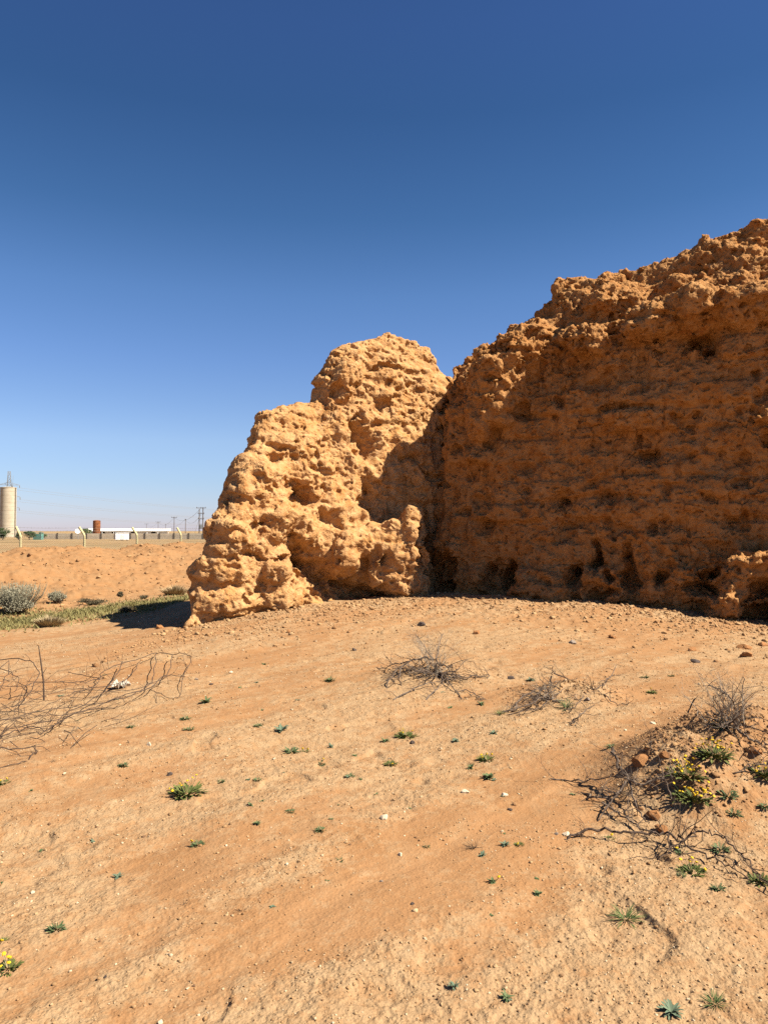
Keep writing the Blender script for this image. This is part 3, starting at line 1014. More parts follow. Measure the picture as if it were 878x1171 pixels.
    t = tag(empty('twin_power_pole', (x, Y, FIELD)), 'twin wooden power pole with crossarms and transformer left of the ruin', 'power pole')
    dx = 2.1 * Y / F_PX
    for s in (-1, 1):
        m = MB(); m.tube([(s * dx, 0, 0), (s * dx, 0, H - (.8 if s < 0 else 0))], [.22, .17], 8); m.build('pole', M['wood'], t)
    for z, L in ((H - .3, 1.9), (H - 2.5, 1.25), (H - 4.6, 1.1)):
        m = MB(); m.box((0, -.2, z), (2 * L, .16, .2)); a = m.build('crossarm', M['wood'], t)
        for q in (-.9, 0, .9):
            mi = MB(); mi.lathe([(.06, 0), (.12, .1), (.1, .25), (.03, .36)], 8, (q * L, -.2, z + .1)); mi.build('insulator', M['pier'], a)
    m = MB(); m.box((.1, -.1, H * .36), (1.0, .8, 1.5)); m.lathe([(.12, 0), (.12, .4)], 8, (-.2, -.1, H * .36 + .75)); m.lathe([(.12, 0), (.12, .4)], 8, (.35, -.1, H * .36 + .75)); m.build('transformer', M['steel'], t)
    m = MB(); m.box((0, 0, H * .36 - .85), (1.9, .9, .14)); m.build('platform', M['wood'], t)
    m = MB(); m.tube([(-dx, 0, H * .62), (-dx - 2.2, -.5, 0)], .05); m.build('stay_wire', M['wire'], t)
    twin_top = Vector((x, Y, FIELD + H - .2))

    # single poles farther away
    poles = []
    for px, py, Hh, arm, lab in ((199.4, 591.4, 11, 3.4, 'nearest single power pole with a wide crossarm, left of the twin pole'),
                                 (181.2, 596.7, 11, 4.4, 'middle of the three far poles with crossarms, above the shed end'),
                                 (167.8, 599.0, 11, 4.8, 'farthest pole with a crossarm, behind the white shed roof'),
                                 (212.4, 594.0, 10, .6, 'plain slim pole between the crossarm pole and the twin pole'),
                                 (189.6, 599.8, 9, .6, 'plain slim pole standing just right of the white shed')):
        Yp = (Hh - EYE + FIELD) * F_PX / (607 - py)
        xx = fx(px, Yp)
        t = tag(empty('power_pole', (xx, Yp, FIELD)), lab, 'power pole', 'single power poles on the plain')
        m = MB(); m.tube([(0, 0, 0), (0, 0, Hh)], [.24, .18], 7); m.build('pole', M['wood'], t)
        m = MB(); m.box((0, -.2, Hh - .25), (arm, .2, .24)); a = m.build('crossarm', M['wood'], t)
        for q in (-.46, 0, .46):
            mi = MB(); mi.lathe([(.09, 0), (.16, .15), (.05, .5)], 7, (q * arm, -.2, Hh - .12)); mi.build('insulator', M['pier'], a)
        poles.append(Vector((xx, Yp, FIELD + Hh)))
    def span(a, b, sag, lab, r=.05):
        pts = []
        for i in range(17):
            u = i / 16; p = a.lerp(b, u); p.z -= 4 * sag * u * (1 - u); pts.append(p - a)
        m = MB(); m.tube(pts, r, 4, False); o = m.build('power_line', M['wire']); o.location = a
        tag(o, lab, 'power line', 'sagging lines between the single poles')
    span(twin_top, poles[0], 3.5, 'line sagging from the twin pole to the nearest crossarm pole')
    span(poles[0], poles[1], 4, 'line between the nearest and the middle crossarm pole')
    span(poles[1], poles[2], 4, 'line between the middle and the farthest crossarm pole')
    span(twin_top - Vector((0, 0, 2.6)), poles[3], 3.0, 'lower line sagging from the twin pole to the plain slim pole')
    span(poles[3], poles[4], 3.5, 'low line between the two plain slim poles')

    # cabinets by the twin pole
    Y = 262; x = fx(222, Y); w = 7.6 * Y / F_PX; h = fz(610.2, Y) - FIELD
    t = tag(empty('utility_kiosk', (x, Y, FIELD)), 'beige utility kiosk at the foot of the twin power pole', 'kiosk')
    m = MB(); m.box((0, .8, h / 2 - .05), (w, 1.6, h - .1)); m.build('cabinet', M['beige'], t)
    m = MB(); m.box((0, .8, h - .02), (w + .16, 1.8, .12)); m.build('roof', M['beige'], t)
    m = MB(); m.box((w * .22, -.02, h * .46), (w * .36, .04, h * .7)); m.build('door', M['conc'], t)
    x = fx(217, Y)
    t = tag(empty('switch_box', (x, Y, FIELD)), 'narrow dark switch box left of the beige kiosk', 'box')
    m = MB(); m.box((0, .3, h * .45), (.7, .5, h * .7)); m.build('case', M['pier'], t)
    m = MB(); m.box((0, .3, .12), (.5, .4, .24)); m.build('plinth', M['conc'], t)

    # chain-link fence with cranked posts
    t = tag(empty('chain_link_fence', (FP0[0], FP0[1], 0)), 'chain link fence with cream cranked posts and barbed wire behind the sand bank', 'fence')
    O = Vector((FP0[0], FP0[1], 0)); D = Vector((FD[0], FD[1], 0)); N = Vector((FN[0], FN[1], 0))
    sp = 3.02
    zb = -.75; zk = 1.42; zt = 1.74
    first = None
    for k in range(-2, 8):
        if first is None:
            m = MB()
            m.tube([Vector((0, 0, zb)), Vector((0, 0, zk - .05)), Vector((0, 0, zk)) - N * .01, Vector((0, 0, zk + .06)) - N * .04, Vector((0, 0, zt)) - N * .24], .045, 8)
            first = m.build('post', M['cream'], t); o = first
        else:
            o = first.copy(); COL.objects.link(o); o.parent = t
        o.location = D * (sp * k)
        o.rotation_euler = (0, 0, rng.uniform(-.12, .12))
    m = MB(); s0, s1 = -2 * sp, 7 * sp; h = zk - .05 - zb; st = .075
    nd_ = int((s1 - s0) / st)
    for i in range(-int(h / st), nd_):
        for sg in (0, 1):
            a0 = s0 + i * st
            lo, hi = max(a0, s0), min(a0 + h, s1)
            if hi - lo < .02: continue
            za, zc = zb + (lo - a0), zb + (hi - a0)
            if sg: za, zc = zb + h - (lo - a0), zb + h - (hi - a0)
            m.tube([D * lo + N * (.05 + .008 * sg) + Vector((0, 0, za)), D * hi + N * (.05 + .008 * sg) + Vector((0, 0, zc))], .0024, 3, False)
    for i in range(int((s1 - s0) / st)):
        p = D * (s0 + i * st) + N * .05 + Vector((0, 0, zk - .05))
        m.tube([p - D * .02, p + Vector((0, 0, .05)), p + D * .02], .004, 3, False)
    m.build('chain_link', M['wire'], t)
    for u in (.25, .6, .95):
        m = MB()
        base = Vector((0, 0, zk + (zt - zk) * u)) - N * (.24 * u)
        pts = [base + D * (s0 + (s1 - s0) * i / 60) + Vector((0, 0, -.03 * abs(math.sin(math.pi * i / 60 * 9)))) for i in range(61)]
        m.tube(pts, .004, 3, False)
        for i in range(int((s1 - s0) / .16)):
            p = base + D * (s0 + .16 * i) + Vector((0, 0, -.015)); q = Vector((rng.uniform(-1, 1), rng.uniform(-1, 1), rng.uniform(-1, 1))).normalized() * .025
            m.tube([p - q, p + q], .004, 3, False)
        m.build('barbed_wire', M['wire'], t)
    return M
# ------------------------------------------------------------------ plants, branches, stones
def ribbon(mb, p, d, L, w, droop, rng, seg=3, lobed=False):
    """one leaf: a short folded ribbon that arches over"""
    d = Vector(d).normalized()
    side = d.cross(Vector((0, 0, 1)))
    if side.length < .05: side = Vector((1, 0, 0))
    side.normalize()
    q = Vector(p); vs = []; fs = []
    for i in range(seg + 1):
        u = i / seg
        ww = w * (math.sin(math.pi * min(1, .12 + u * .88)) ** .8 if i < seg else .03)
        if lobed and i % 2: ww *= 1.5
        up = Vector((0, 0, .25 * ww))
        vs += [q - side * ww + up, q.copy(), q + side * ww + up]
        d = (d + Vector((0, 0, -droop / seg))).normalized()
        q = q + d * (L / seg)
    for i in range(seg):
        a = i * 3
        fs += [(a, a + 1, a + 4, a + 3), (a + 1, a + 2, a + 5, a + 4)]
    mb.add(vs, fs)

def weed(px, py, kind, wpx, label, VM, rng, group='small weeds scattered over the sand', flowers=0, cat=None):
    p = hit(px, py)
    W = 1.06 * wpx * p.y / F_PX / 2
    names = dict(ros='rosette_weed', fea='feathery_weed', grs='grass_tuft', flo='flowering_weed', sed='seedling', dry='dry_weed')
    t = tag(empty(names[kind], p - Vector((0, 0, .003)), rng.uniform(0, 6.28)), label, cat or dict(grs='grass', dry='dry plant').get(kind, 'plant'), group)
    mb = MB()
    if kind == 'ros':
        for k in range(rng.randint(20, 28)):
            a = rng.uniform(0, 6.28); e = rng.uniform(.15, 1.5)
            mb.col = rng.random()
            ribbon(mb, (0, 0, .004), (math.cos(a), math.sin(a), e), W * rng.uniform(.55, 1.1), W * rng.uniform(.07, .13), rng.uniform(.4, 1.0), rng, 6, True)
        mat = VM['blue'] if rng.random() < .6 else VM['green']
    elif kind == 'sed':
        for k in range(rng.randint(5, 9)):
            a = rng.uniform(0, 6.28); mb.col = rng.random()
            ribbon(mb, (0, 0, .003), (math.cos(a), math.sin(a), rng.uniform(.2, 1.1)), W * rng.uniform(.7, 1.2), W * rng.uniform(.18, .3), .8, rng, 3)
        mat = VM['green'] if rng.random() < .6 else VM['blue']
    elif kind == 'grs':
        for k in range(rng.randint(50, 70)):
            a = rng.uniform(0, 6.28); r0 = W * .25 * rng.random(); mb.col = rng.random()
            ribbon(mb, (r0 * math.cos(a), r0 * math.sin(a), 0), (math.cos(a), math.sin(a), rng.uniform(.3, 1.8)), W * rng.uniform(.7, 1.3), W * .028, rng.uniform(.4, 1.0), rng, 4)
        mat = VM['grass']
    elif kind == 'dry':
        for k in range(rng.randint(14, 24)):
            a = rng.uniform(0, 6.28); q = Vector((0, 0, 0)); d = Vector((math.cos(a), math.sin(a), rng.uniform(.1, 1.0))).normalized(); pts = [q.copy()]
            for _ in range(4):
                q = q + d * W * rng.uniform(.2, .35); d = (d + Vector((rng.gauss(0, .35), rng.gauss(0, .35), rng.gauss(-.1, .2)))).normalized(); pts.append(q.copy())
            mb.tube(pts, [W * .03, W * .025, W * .02, W * .015, W * .01], 3)
        mat = VM['drytwig']
    else:
        n = 120 if kind == 'flo' else 60
        for k in range(n):
            a = rng.uniform(0, 6.28); r0 = W * (.8 if kind == 'flo' else .5) * rng.random() ** .7; mb.col = rng.random()
            up = rng.uniform(.25, 1.6)
            base = Vector((r0 * math.cos(a), r0 * math.sin(a), 0))
            L = W * rng.uniform(.35, .75)
            ribbon(mb, base, (math.cos(a), math.sin(a), up), L, W * rng.uniform(.05, .09), rng.uniform(.4, .9), rng, 4, True)
        mat = VM['green'] if kind == 'fea' else VM['olive']
    mb.build('leaves', mat, t)
    if kind in ('fea', 'flo'):
        m = MB()
        for k in range(rng.randint(3, 7)):
            a = rng.uniform(0, 6.28); h = W * rng.uniform(.8, 1.7)
            d = Vector((math.cos(a) * .5, math.sin(a) * .5, 1)).normalized()
            m.tube([(0, 0, 0), d * h * .5 + Vector((0, 0, .02 * h)), d * h], [W * .025, W * .02, W * .012], 3)
        m.build('dry_stalks', VM['straw'], t)
    if flowers:
        proto = None
        for k in range(flowers):
            a = rng.uniform(0, 6.28); r0 = W * 1.15 * rng.random() ** .5
            z = W * rng.uniform(.3, .95)
            if proto is None:
                m = MB(); r = .0085 if p.y < 6 else .011
                m.lathe([(r * .3, -r * .3), (r, .1 * r), (r * .9, r * .35), (r * .35, r * .55)], 8)
                proto = m.build('flower_head', VM['yellow'], t); o = proto
            else:
                o = proto.copy(); COL.objects.link(o); o.parent = t
            o.location = (r0 * math.cos(a), r0 * math.sin(a), z)
            o.rotation_euler = (rng.gauss(0, .5), rng.gauss(0, .5), 0)
        m = MB()
        for o in [c for c in bpy.data.objects if c.parent == t and c.name.startswith('flower_head')]:
            l = o.location; m.tube([(l.x * .3, l.y * .3, 0), (l.x * .8, l.y * .8, l.z * .6), (l.x, l.y, l.z)], .0014, 3, False)
        m.build('flower_stems', VM['green'], t)
    return t

def grow_twigs(mb, p, d, L, r, depth, rng, wig=.25, split=2, zmin=None, grav=0.0, nodes=4):
    """a woody stem that wanders and forks"""
    pts = [Vector(p)]; q = Vector(p); d = Vector(d).normalized()
    for _ in range(nodes):
        d = (d + Vector((rng.gauss(0, wig), rng.gauss(0, wig), rng.gauss(0, wig) - grav))).normalized()
        q = q + d * L / nodes
        if zmin is not None and q.z < zmin: q.z = zmin + rng.random() * .01
        pts.append(q.copy())
    rs = [r * (1 - .6 * i / nodes) for i in range(nodes + 1)]
    mb.tube(pts, rs, 5 if r > .006 else 4, False)
    if depth > 0:
        for i in range(1, nodes + 1):
            for _ in range(split):
                if rng.random() < .62:
                    a = rng.uniform(0, 6.28)
                    dd = (d + Vector((math.cos(a), math.sin(a), rng.uniform(-.3, .7))) * rng.uniform(.5, 1.0)).normalized()
                    grow_twigs(mb, pts[i], dd, L * rng.uniform(.35, .6), rs[i] * .62, depth - 1, rng, wig, split, zmin, grav, nodes)

def img_branch(mb, pts2, hs, r0, r1, rng, sub=4, wig=.006, n=5):
    """a branch lying on or arching over the ground, through points found on the photograph"""
    P = []
    for i, (x, y) in enumerate(pts2):
        h = hs[i] if isinstance(hs, (list, tuple)) else hs
        P.append(hit(x, y, up=h))
    # keep neighbouring points at a continuous distance
    out = []
    m = len(P)
    for i in range(m - 1):
        p0, p1, p2, p3 = P[max(i - 1, 0)], P[i], P[i + 1], P[min(i + 2, m - 1)]
        for k in range(sub):
            t = k / sub
            q = .5 * ((2 * p1) + (p2 - p0) * t + (2 * p0 - 5 * p1 + 4 * p2 - p3) * t * t + (3 * p1 - p0 - 3 * p2 + p3) * t ** 3)
            out.append(q + Vector((rng.gauss(0, wig), rng.gauss(0, wig), rng.gauss(0, wig))))
    out.append(P[-1])
    k = len(out)
    mb.tube(out, [r0 + (r1 - r0) * i / (k - 1) for i in range(k)], n)
    return out

def rel(mb, o):
    mb.v = [(v[0] - o[0], v[1] - o[1], v[2] - o[2]) for v in mb.v]
    return mb

def make_plants():
    rng = random.Random(77)
    VM = dict(green=leaf_mat('weed_green', (0.051, 0.076, 0.029), (0.116, 0.140, 0.059)),
              blue=leaf_mat('weed_grey_green', (0.067, 0.098, 0.061), (0.140, 0.171, 0.104)),
              grass=leaf_mat('grass_green', (0.043, 0.073, 0.018), (0.122, 0.146, 0.049)),
              olive=leaf_mat('weed_olive', (0.049, 0.067, 0.017), (0.134, 0.134, 0.037)),
              yellow=simple_mat('yellow_petals', (.62, .40, .015), (.5, .3, .01), 30, .7),
              straw=simple_mat('straw_stalk', (.36, .26, .13), (.25, .17, .09), 30, .9),
              drytwig=simple_mat('dry_twig', (.13, .085, .05), (.08, .05, .03), 40, .95),
              wood=simple_mat('weathered_wood', (.15, .11, .08), (.075, .05, .035), 25, .95, .002),
              grey=simple_mat('bleached_twig', (.33, .27, .20), (.2, .155, .11), 30, .95),
              dark=simple_mat('dark_branch', (.095, .062, .042), (.05, .033, .025), 30, .95, .001))
    G = 'small weeds scattered over the sand'
    L = [  # px, py, kind, width px, flowers, label
        (236, 802, 'ros', 19, 0, 'green rosette weed highest of the trio below the dead branches'),
        (212, 823, 'fea', 15, 0, 'green weed with dry stalks, middle of the trio below the dead branches'),
        (216, 835, 'fea', 15, 0, 'low green weed, lowest of the trio below the dead branches'),
        (150, 834, 'fea', 11, 0, 'spindly weed left of the trio below the dead branches'),
        (141, 876, 'fea', 15, 0, 'flat pale green weed alone on the left sand'),
        (61, 874, 'dry', 10, 0, 'withered brown sprig above the left middle sand'),
        (214, 903, 'flo', 36, 7, 'largest leafy weed on the left, with reddish and yellow flowers'),
        (253, 889, 'fea', 11, 0, 'grey green sprig just right of the largest left weed'),
        (295, 889, 'fea', 13, 0, 'upright weed with a stalk, right of the largest left weed'),
        (3, 898, 'flo', 14, 3, 'weed with yellow flowers cut by the left edge below the branches'),
        (295, 829, 'fea', 12, 0, 'small tufted weed just left of the dark green twin weed'),
        (321, 835, 'ros', 22, 0, 'dark green twin rosette weed left of the photo centre'),
        (333, 856, 'fea', 20, 0, 'dark feathery weed with dry stalks below the twin rosette'),
        (349, 854, 'flo', 10, 2, 'tiny yellow flowered weed touching the dark feathery one'),
        (378, 848, 'ros', 12, 0, 'small weed midway between the twin rosette and the yellow weed'),
        (367, 867, 'fea', 13, 1, 'weed with one yellow flower below the photo centre line'),
        (378, 777, 'fea', 15, 0, 'weed with dry seed stalks left of the middle dry shrub'),
        (440, 842, 'ros', 13, 0, 'grey green rosette just left of the yellow flowered mid weed'),
        (464, 837, 'flo', 21, 6, 'yellow flowered weed below the middle dry shrub'),
        (447, 867, 'flo', 15, 1, 'dark low weed with one yellow flower below the rosette'),
        (515, 805, 'sed', 9, 0, 'bright little weed just below the middle dry shrub'),
        (550, 802, 'ros', 12, 0, 'rosette lying between the two dry shrubs'),
        (520, 843, 'ros', 12, 0, 'grey rosette right of the yellow flowered mid weed'),
        (564, 837, 'ros', 13, 0, 'rosette below the right dry shrub, on open sand'),
        (556, 865, 'flo', 19, 4, 'yellow flowered weed right of centre below the dry shrubs'),
        (538, 874, 'ros', 14, 0, 'dark rosette directly under the right yellow flowered weed'),
        (559, 887, 'ros', 20, 0, 'blue green rosette with broad leaves right of centre'),
        (400, 885, 'fea', 14, 0, 'dark green weed left of centre on the pale crust'),
        (571, 815, 'grs', 15, 0, 'dark grass tuft at the left end of the right dry shrub'),
        (647, 808, 'grs', 26, 0, 'green grass clump growing inside the right dry shrub'),
        (606, 775, 'ros', 14, 0, 'weed above the right dry shrub below the rubble'),
        (737, 774, 'fea', 11, 0, 'green sprig right of the shrubs, left of a pair'),
        (767, 774, 'fea', 9, 0, 'green sprig right of the shrubs, right of a pair'),
        (745, 789, 'flo', 11, 1, 'weed below the pair of sprigs at the right'),
        (332, 929, 'fea', 14, 0, 'dark weed in the orange sand left of centre'),
        (294, 944, 'ros', 12, 0, 'blue green rosette in the left orange sand'),
        (135, 995, 'ros', 16, 0, 'broad leaved blue green rosette in the lower left sand'),
        (152, 1000, 'dry', 12, 0, 'dry brown sprig beside the broad leaved lower left rosette'),
        (107, 955, 'sed', 9, 0, 'dark sprout above the broad leaved lower left rosette'),
        (226, 964, 'fea', 18, 1, 'low spreading dark weed in the left orange sand'),
        (212, 1033, 'dry', 14, 0, 'dry grey sprig in the lower left crust'),
        (277, 1042, 'dry', 16, 0, 'pale dry sprig right of the lower left crust sprig'),
        (65, 1061, 'fea', 24, 0, 'spreading olive weed near the bottom left corner'),
        (9, 1099, 'flo', 26, 7, 'bright yellow flowered weed at the bottom left edge'),
        (4, 1071, 'flo', 12, 1, 'tiny yellow flowered weed above the bottom left one'),
        (367, 951, 'fea', 15, 0, 'dark curled weed on the crust left of the drifted sand'),
        (389, 984, 'fea', 11, 0, 'thin weed on the crust in the lower middle'),
        (487, 965, 'fea', 10, 0, 'small weed on the smooth drifted sand right of centre'),
        (541, 968, 'dry', 22, 0, 'brown withered clump beside the drifted sand'),
        (551, 976, 'ros', 12, 0, 'rosette at the foot of the brown withered clump'),
        (577, 965, 'ros', 15, 0, 'grey green rosette right of the brown withered clump'),
        (593, 964, 'flo', 11, 1, 'weed with one tall yellow flower on the drifted sand'),
        (562, 1007, 'ros', 14, 1, 'rosette with one yellow flower on the drifted sand'),
        (519, 1129, 'ros', 15, 0, 'dark rosette near the bottom, left of its neighbour'),
        (579, 1141, 'ros', 18, 0, 'dark leafy rosette near the bottom of the drifted sand'),
        (615, 1019, 'ros', 13, 0, 'rosette in the lower right tongue of drifted sand'),
        (715, 1048, 'grs', 36, 0, 'bright green grass tuft on the lower right crust'),
        (767, 1154, 'ros', 32, 0, 'large blue green rosette at the bottom right'),
        (817, 1144, 'grs', 30, 0, 'loose grass tuft at the bottom right beside the large rosette'),
        (697, 952, 'flo', 10, 1, 'small flowered weed under the long creeping branch'),
        (790, 993, 'flo', 26, 5, 'yellow flowered weed below the creeping branch on the right'),
        (778, 1000, 'fea', 13, 0, 'green sprig just left of the lower yellow flowered weed'),
        (820, 1016, 'fea', 20, 0, 'feathery green weed near the right edge below the mound'),
        (869, 1006, 'flo', 24, 1, 'dark green weed at the right edge under the branch end'),
        (824, 969, 'fea', 24, 0, 'grey green weed on the lower slope of the right mound'),
        (779, 970, 'fea', 18, 1, 'dark weed where the creeping branch forks'),
        (699, 854, 'fea', 16, 0, 'bright green tip growing at the end of the gnarled branch'),
        (822, 833, 'fea', 24, 0, 'green leaves at the foot of the right edge dry bush'),
        (785, 882, 'flo', 36, 24, 'yellow flower patch on top of the mound, left one of the big patches'),
        (815, 862, 'flo', 36, 20, 'yellow flower patch on the mound behind the others'),
        (792, 908, 'flo', 38, 24, 'yellow flower patch lowest on the face of the mound'),
        (873, 880, 'flo', 30, 14, 'yellow flower patch at the right edge of the mound'),
        (831, 907, 'fea', 26, 0, 'leafy green weed right of the yellow patches'),
        (838, 927, 'fea', 20, 0, 'dark green weed below the leafy one on the mound'),
        (873, 919, 'fea', 18, 0, 'pale green weed at the right edge of the mound'),
    ]
    for px, py, kind, w, fl, lab in L:
        g = 'weeds and flowers on the right mound' if px > 680 and 840 < py < 1020 else G
        weed(px, py, kind, w, lab, VM, rng, g, fl)
    for px, py in ((283, 889), (275, 783), (294, 778), (121, 769), (133, 799), (88, 821), (44, 815), (70, 793), (302, 756), (300, 810), (406, 860), (413, 888), (284, 889), (324, 881),
                   (575, 907), (506, 791), (286, 924), (299, 918), (388, 919), (398, 886), (379, 939), (48, 963), (2, 1002), (374, 1010), (311, 1039), (582, 1142), (564, 888), (614, 1000), (576, 950),
                   (562, 1050), (35, 905), (430, 905), (470, 920), (655, 905), (340, 800)):
        weed(px, py, 'sed', rng.uniform(6, 9), 'tiny green seedling alone on bare sand, no bigger than a coin', VM, rng, 'tiny seedlings on the bare sand', cat='seedling')

    # the three dry shrubs
    def shrub(px, py, lab, n, Ls, tilt, seed, fine=14, span=(0, 6.28), hfine=.3, r=.009, squash=1.0, arcs=(), fw=None):
        rg = random.Random(seed)
        p = hit(px, py)
        t = tag(empty('dry_shrub', p), lab, 'shrub', 'dry shrubs on low sand mounds')
        mb = MB()
        for k in range(n):
            a = rg.uniform(*span)
            d = (math.cos(a), math.sin(a) * squash, rg.uniform(*tilt))
            grow_twigs(mb, (math.cos(a) * .03, math.sin(a) * .03, .01), d, rg.uniform(*Ls), r * rg.uniform(.6, 1.2), 2, rg, .22, 1, -.02, .06)
        for pts, hs, r0 in arcs:
            m2 = MB(); pp = img_branch(m2, [fw(a) for a in pts], hs, r0, r0 * .5, rg, 4, .006, 5)
            for _ in range(len(pp)):
                q = pp[rg.randrange(len(pp))]
                grow_twigs(m2, q, (rg.gauss(0, 1), rg.gauss(0, .8), rg.gauss(.15, .5)), rg.uniform(.07, .2), .0032, 1, rg, .3, 1)
            rel(m2, p); mb.add(m2.v, m2.f)
        mb.build('woody_stems', VM['wood'], t)
        mb = MB()
        for k in range(n // 2):
            a = rg.uniform(*span)
            grow_twigs(mb, (rg.gauss(0, .08), rg.gauss(0, .06), .02), (math.cos(a), math.sin(a), rg.uniform(.0, .6)), rg.uniform(*Ls) * .8, r * .6, 2, rg, .3, 1, -.01, .05)
        mb.build('bleached_twigs', VM['grey'], t)
        mb = MB()
        for k in range(fine):
            a = rg.uniform(0, 6.28)
            grow_twigs(mb, (rg.gauss(0, .05), rg.gauss(0, .05), .03), (math.cos(a) * .6, math.sin(a) * .6, 1), hfine * rg.uniform(.7, 1.2), .0032, 2, rg, .22, 2, None, 0)
        mb.build('fine_twigs', VM['grey'], t)
        return t
    shrub(497, 772, 'dry grey shrub with tangled dead stems in the middle, nearest the wall foot', 22, (.15, .42), (.0, .4), 3, 16, hfine=.40, r=.008, fw=lambda a: (420 + a[0] / 6.27, 700 + a[1] / 6.27),
          arcs=[([(480, 340), (400, 338), (320, 360), (230, 410), (160, 490), (138, 560)], [.10, .14, .13, .10, .05, .0], .011), ([(300, 370), (200, 385), (130, 400), (60, 395)], [.12, .07, .03, .0], .007),
                ([(500, 420), (495, 330), (512, 250), (542, 150)], [.02, .12, .2, .3], .010), ([(490, 400), (450, 320), (400, 220), (345, 145)], [.03, .10, .2, .28], .007),
                ([(510, 360), (560, 380), (620, 430), (670, 465)], [.1, .12, .1, .03], .008), ([(585, 450), (640, 400), (700, 345)], [.05, .12, .18], .005),
                ([(190, 640), (330, 562), (470, 510), (560, 478)], [.0, .03, .05, .08], .007), ([(415, 625), (470, 570), (530, 520)], [.0, .04, .05], .008),
                ([(600, 440), (690, 465), (780, 450), (872, 452), (825, 392)], [.03, .02, .02, .02, .05], .006), ([(640, 560), (720, 540), (800, 580), (850, 600)], [.0, .02, .02, .0], .005),
                ([(240, 420), (225, 480), (245, 540)], [.10, .06, .0], .008), ([(560, 420), (575, 480), (610, 520), (680, 600)], [.06, .06, .03, .0], .008)])
    shrub(628, 800, 'low sprawling dry shrub with bleached twigs, right of the middle one', 13, (.12, .32), (.0, .35), 4, 6, hfine=.16, r=.007, squash=.7, fw=lambda a: (560 + a[0] / 5.4875, 740 + a[1] / 5.4875),
          arcs=[([(80, 400), (150, 378), (280, 340), (320, 315), (410, 265)], [.0, .03, .05, .06, .06], .009), ([(150, 385), (200, 300), (300, 250), (340, 240)], [.02, .07, .08, .06], .007),
                ([(290, 330), (310, 270), (380, 230), (440, 250)], [.03, .09, .1, .06], .007), ([(395, 150), (393, 105)], [.0, .10], .006), ([(400, 150), (480, 190), (550, 212)], [.03, .04, .0], .007),
                ([(640, 270), (700, 240), (745, 180), (795, 95)], [.0, .03, .09, .18], .006), ([(510, 450), (560, 420), (605, 372)], [.02, .06, .1], .008), ([(500, 380), (545, 345), (590, 300)], [.03, .07, .1], .006),
                ([(110, 420), (190, 400), (260, 380), (320, 390)], [.0, .03, .04, .0], .006), ([(700, 290), (780, 330), (860, 345)], [.0, .02, .0], .005)])
    shrub(832, 832, 'thin bare bush with long arching twigs at the right edge', 16, (.12, .3), (.2, .9), 9, 18, hfine=.30, r=.006)

    # tangle of dead branches on the left
    def c7(pts): return [(x / 2.927, 700 + y / 2.927) for x, y in pts]
    o = hit(40, 815)
    t = tag(empty('dead_branches', o), 'sprawling tangle of thin dead branches cut by the left edge', 'branches')
    B = [([(525, 130), (580, 128), (625, 130), (640, 145), (620, 200), (608, 250), (590, 285), (525, 265), (528, 300)], [.06, .1, .1, .08, .05, .03, .0, .03, 0], .0055),
         ([(525, 130), (515, 200), (490, 250), (400, 280), (300, 320), (200, 350), (60, 380), (-30, 415)], [.06, .1, .1, .08, .08, .07, .06, .05], .006),
         ([(580, 128), (565, 190), (520, 235), (440, 275), (330, 300), (240, 310), (130, 330), (-30, 365)], [.1, .12, .1, .1, .08, .1, .12, .1], .006),
         ([(525, 130), (430, 160), (350, 185), (330, 215), (240, 225), (130, 225), (60, 240), (-30, 235)], [.06, .1, .08, .08, .12, .12, .12, .14], .006),
         ([(470, 160), (430, 215), (350, 240), (270, 260), (190, 300), (90, 350), (-30, 385)], [.05, .08, .1, .1, .1, .08, .1], .005),
         ([(620, 210), (560, 210), (480, 240), (380, 260), (300, 255), (200, 260), (100, 300), (-30, 335)], [.05, .06, .08, .1, .12, .12, .1, .1], .005),
         ([(410, 165), (380, 230), (330, 270), (230, 330), (180, 380), (140, 405), (60, 415), (-30, 445)], [.08, .1, .1, .08, .06, .05, .04, .03], .006),
         ([(-30, 160), (60, 150), (110, 165), (132, 190), (110, 240), (85, 290), (40, 320)], [.2, .25, .22, .18, .12, .08, .05], .007),
         ([(-30, 215), (30, 160), (20, 210), (5, 260)], [.15, .25, .18, .1], .006),
         ([(-30, 175), (40, 195), (65, 220), (50, 260)], [.2, .16, .12, .08], .006),
         ([(-40, 466), (60, 462), (120, 462), (110, 490), (60, 515), (-40, 530)], [.05, .05, .03, .01, .01, .0], .006),
         ([(400, 310), (300, 318), (200, 340), (100, 350), (-30, 362)], [.02, .04, .06, .08, .08], .005),
         ([(230, 195), (290, 200), (330, 225), (300, 260), (250, 270), (240, 310)], [.1, .1, .08, .08, .06, .02], .005),
         ([(-30, 425), (50, 395), (110, 385), (160, 400), (200, 360), (230, 330)], [.02, .04, .05, .03, .06, .08], .006)]
    for pts, hs, r in B:
        mb = MB()
        pp = img_branch(mb, c7(pts), hs, r * .82, r * .5, rng, 4, .007, 5)
        for k in range(len(pp) // 3):
            q = pp[rng.randrange(len(pp))]
            if q.x < o.x + 1.0:
                grow_twigs(mb, q, (rng.gauss(0, 1), rng.gauss(0, .6), rng.gauss(.1, .4)), rng.uniform(.1, .28), .0024, 0, rng, .3, 1)
        rel(mb, o).build('branch', VM['dark'], t)
    mb = MB()
    for k in range(46):
        q = hit(rng.uniform(-60, 150) * rng.random() ** .4, rng.uniform(775, 848), up=rng.uniform(.01, .12))
        grow_twigs(mb, q, (rng.gauss(.5, 1), rng.gauss(0, .7), rng.gauss(.05, .3)), rng.uniform(.25, .7), .003, 1, rng, .2, 1)
    rel(mb, o).build('brushwood', VM['dark'], t)
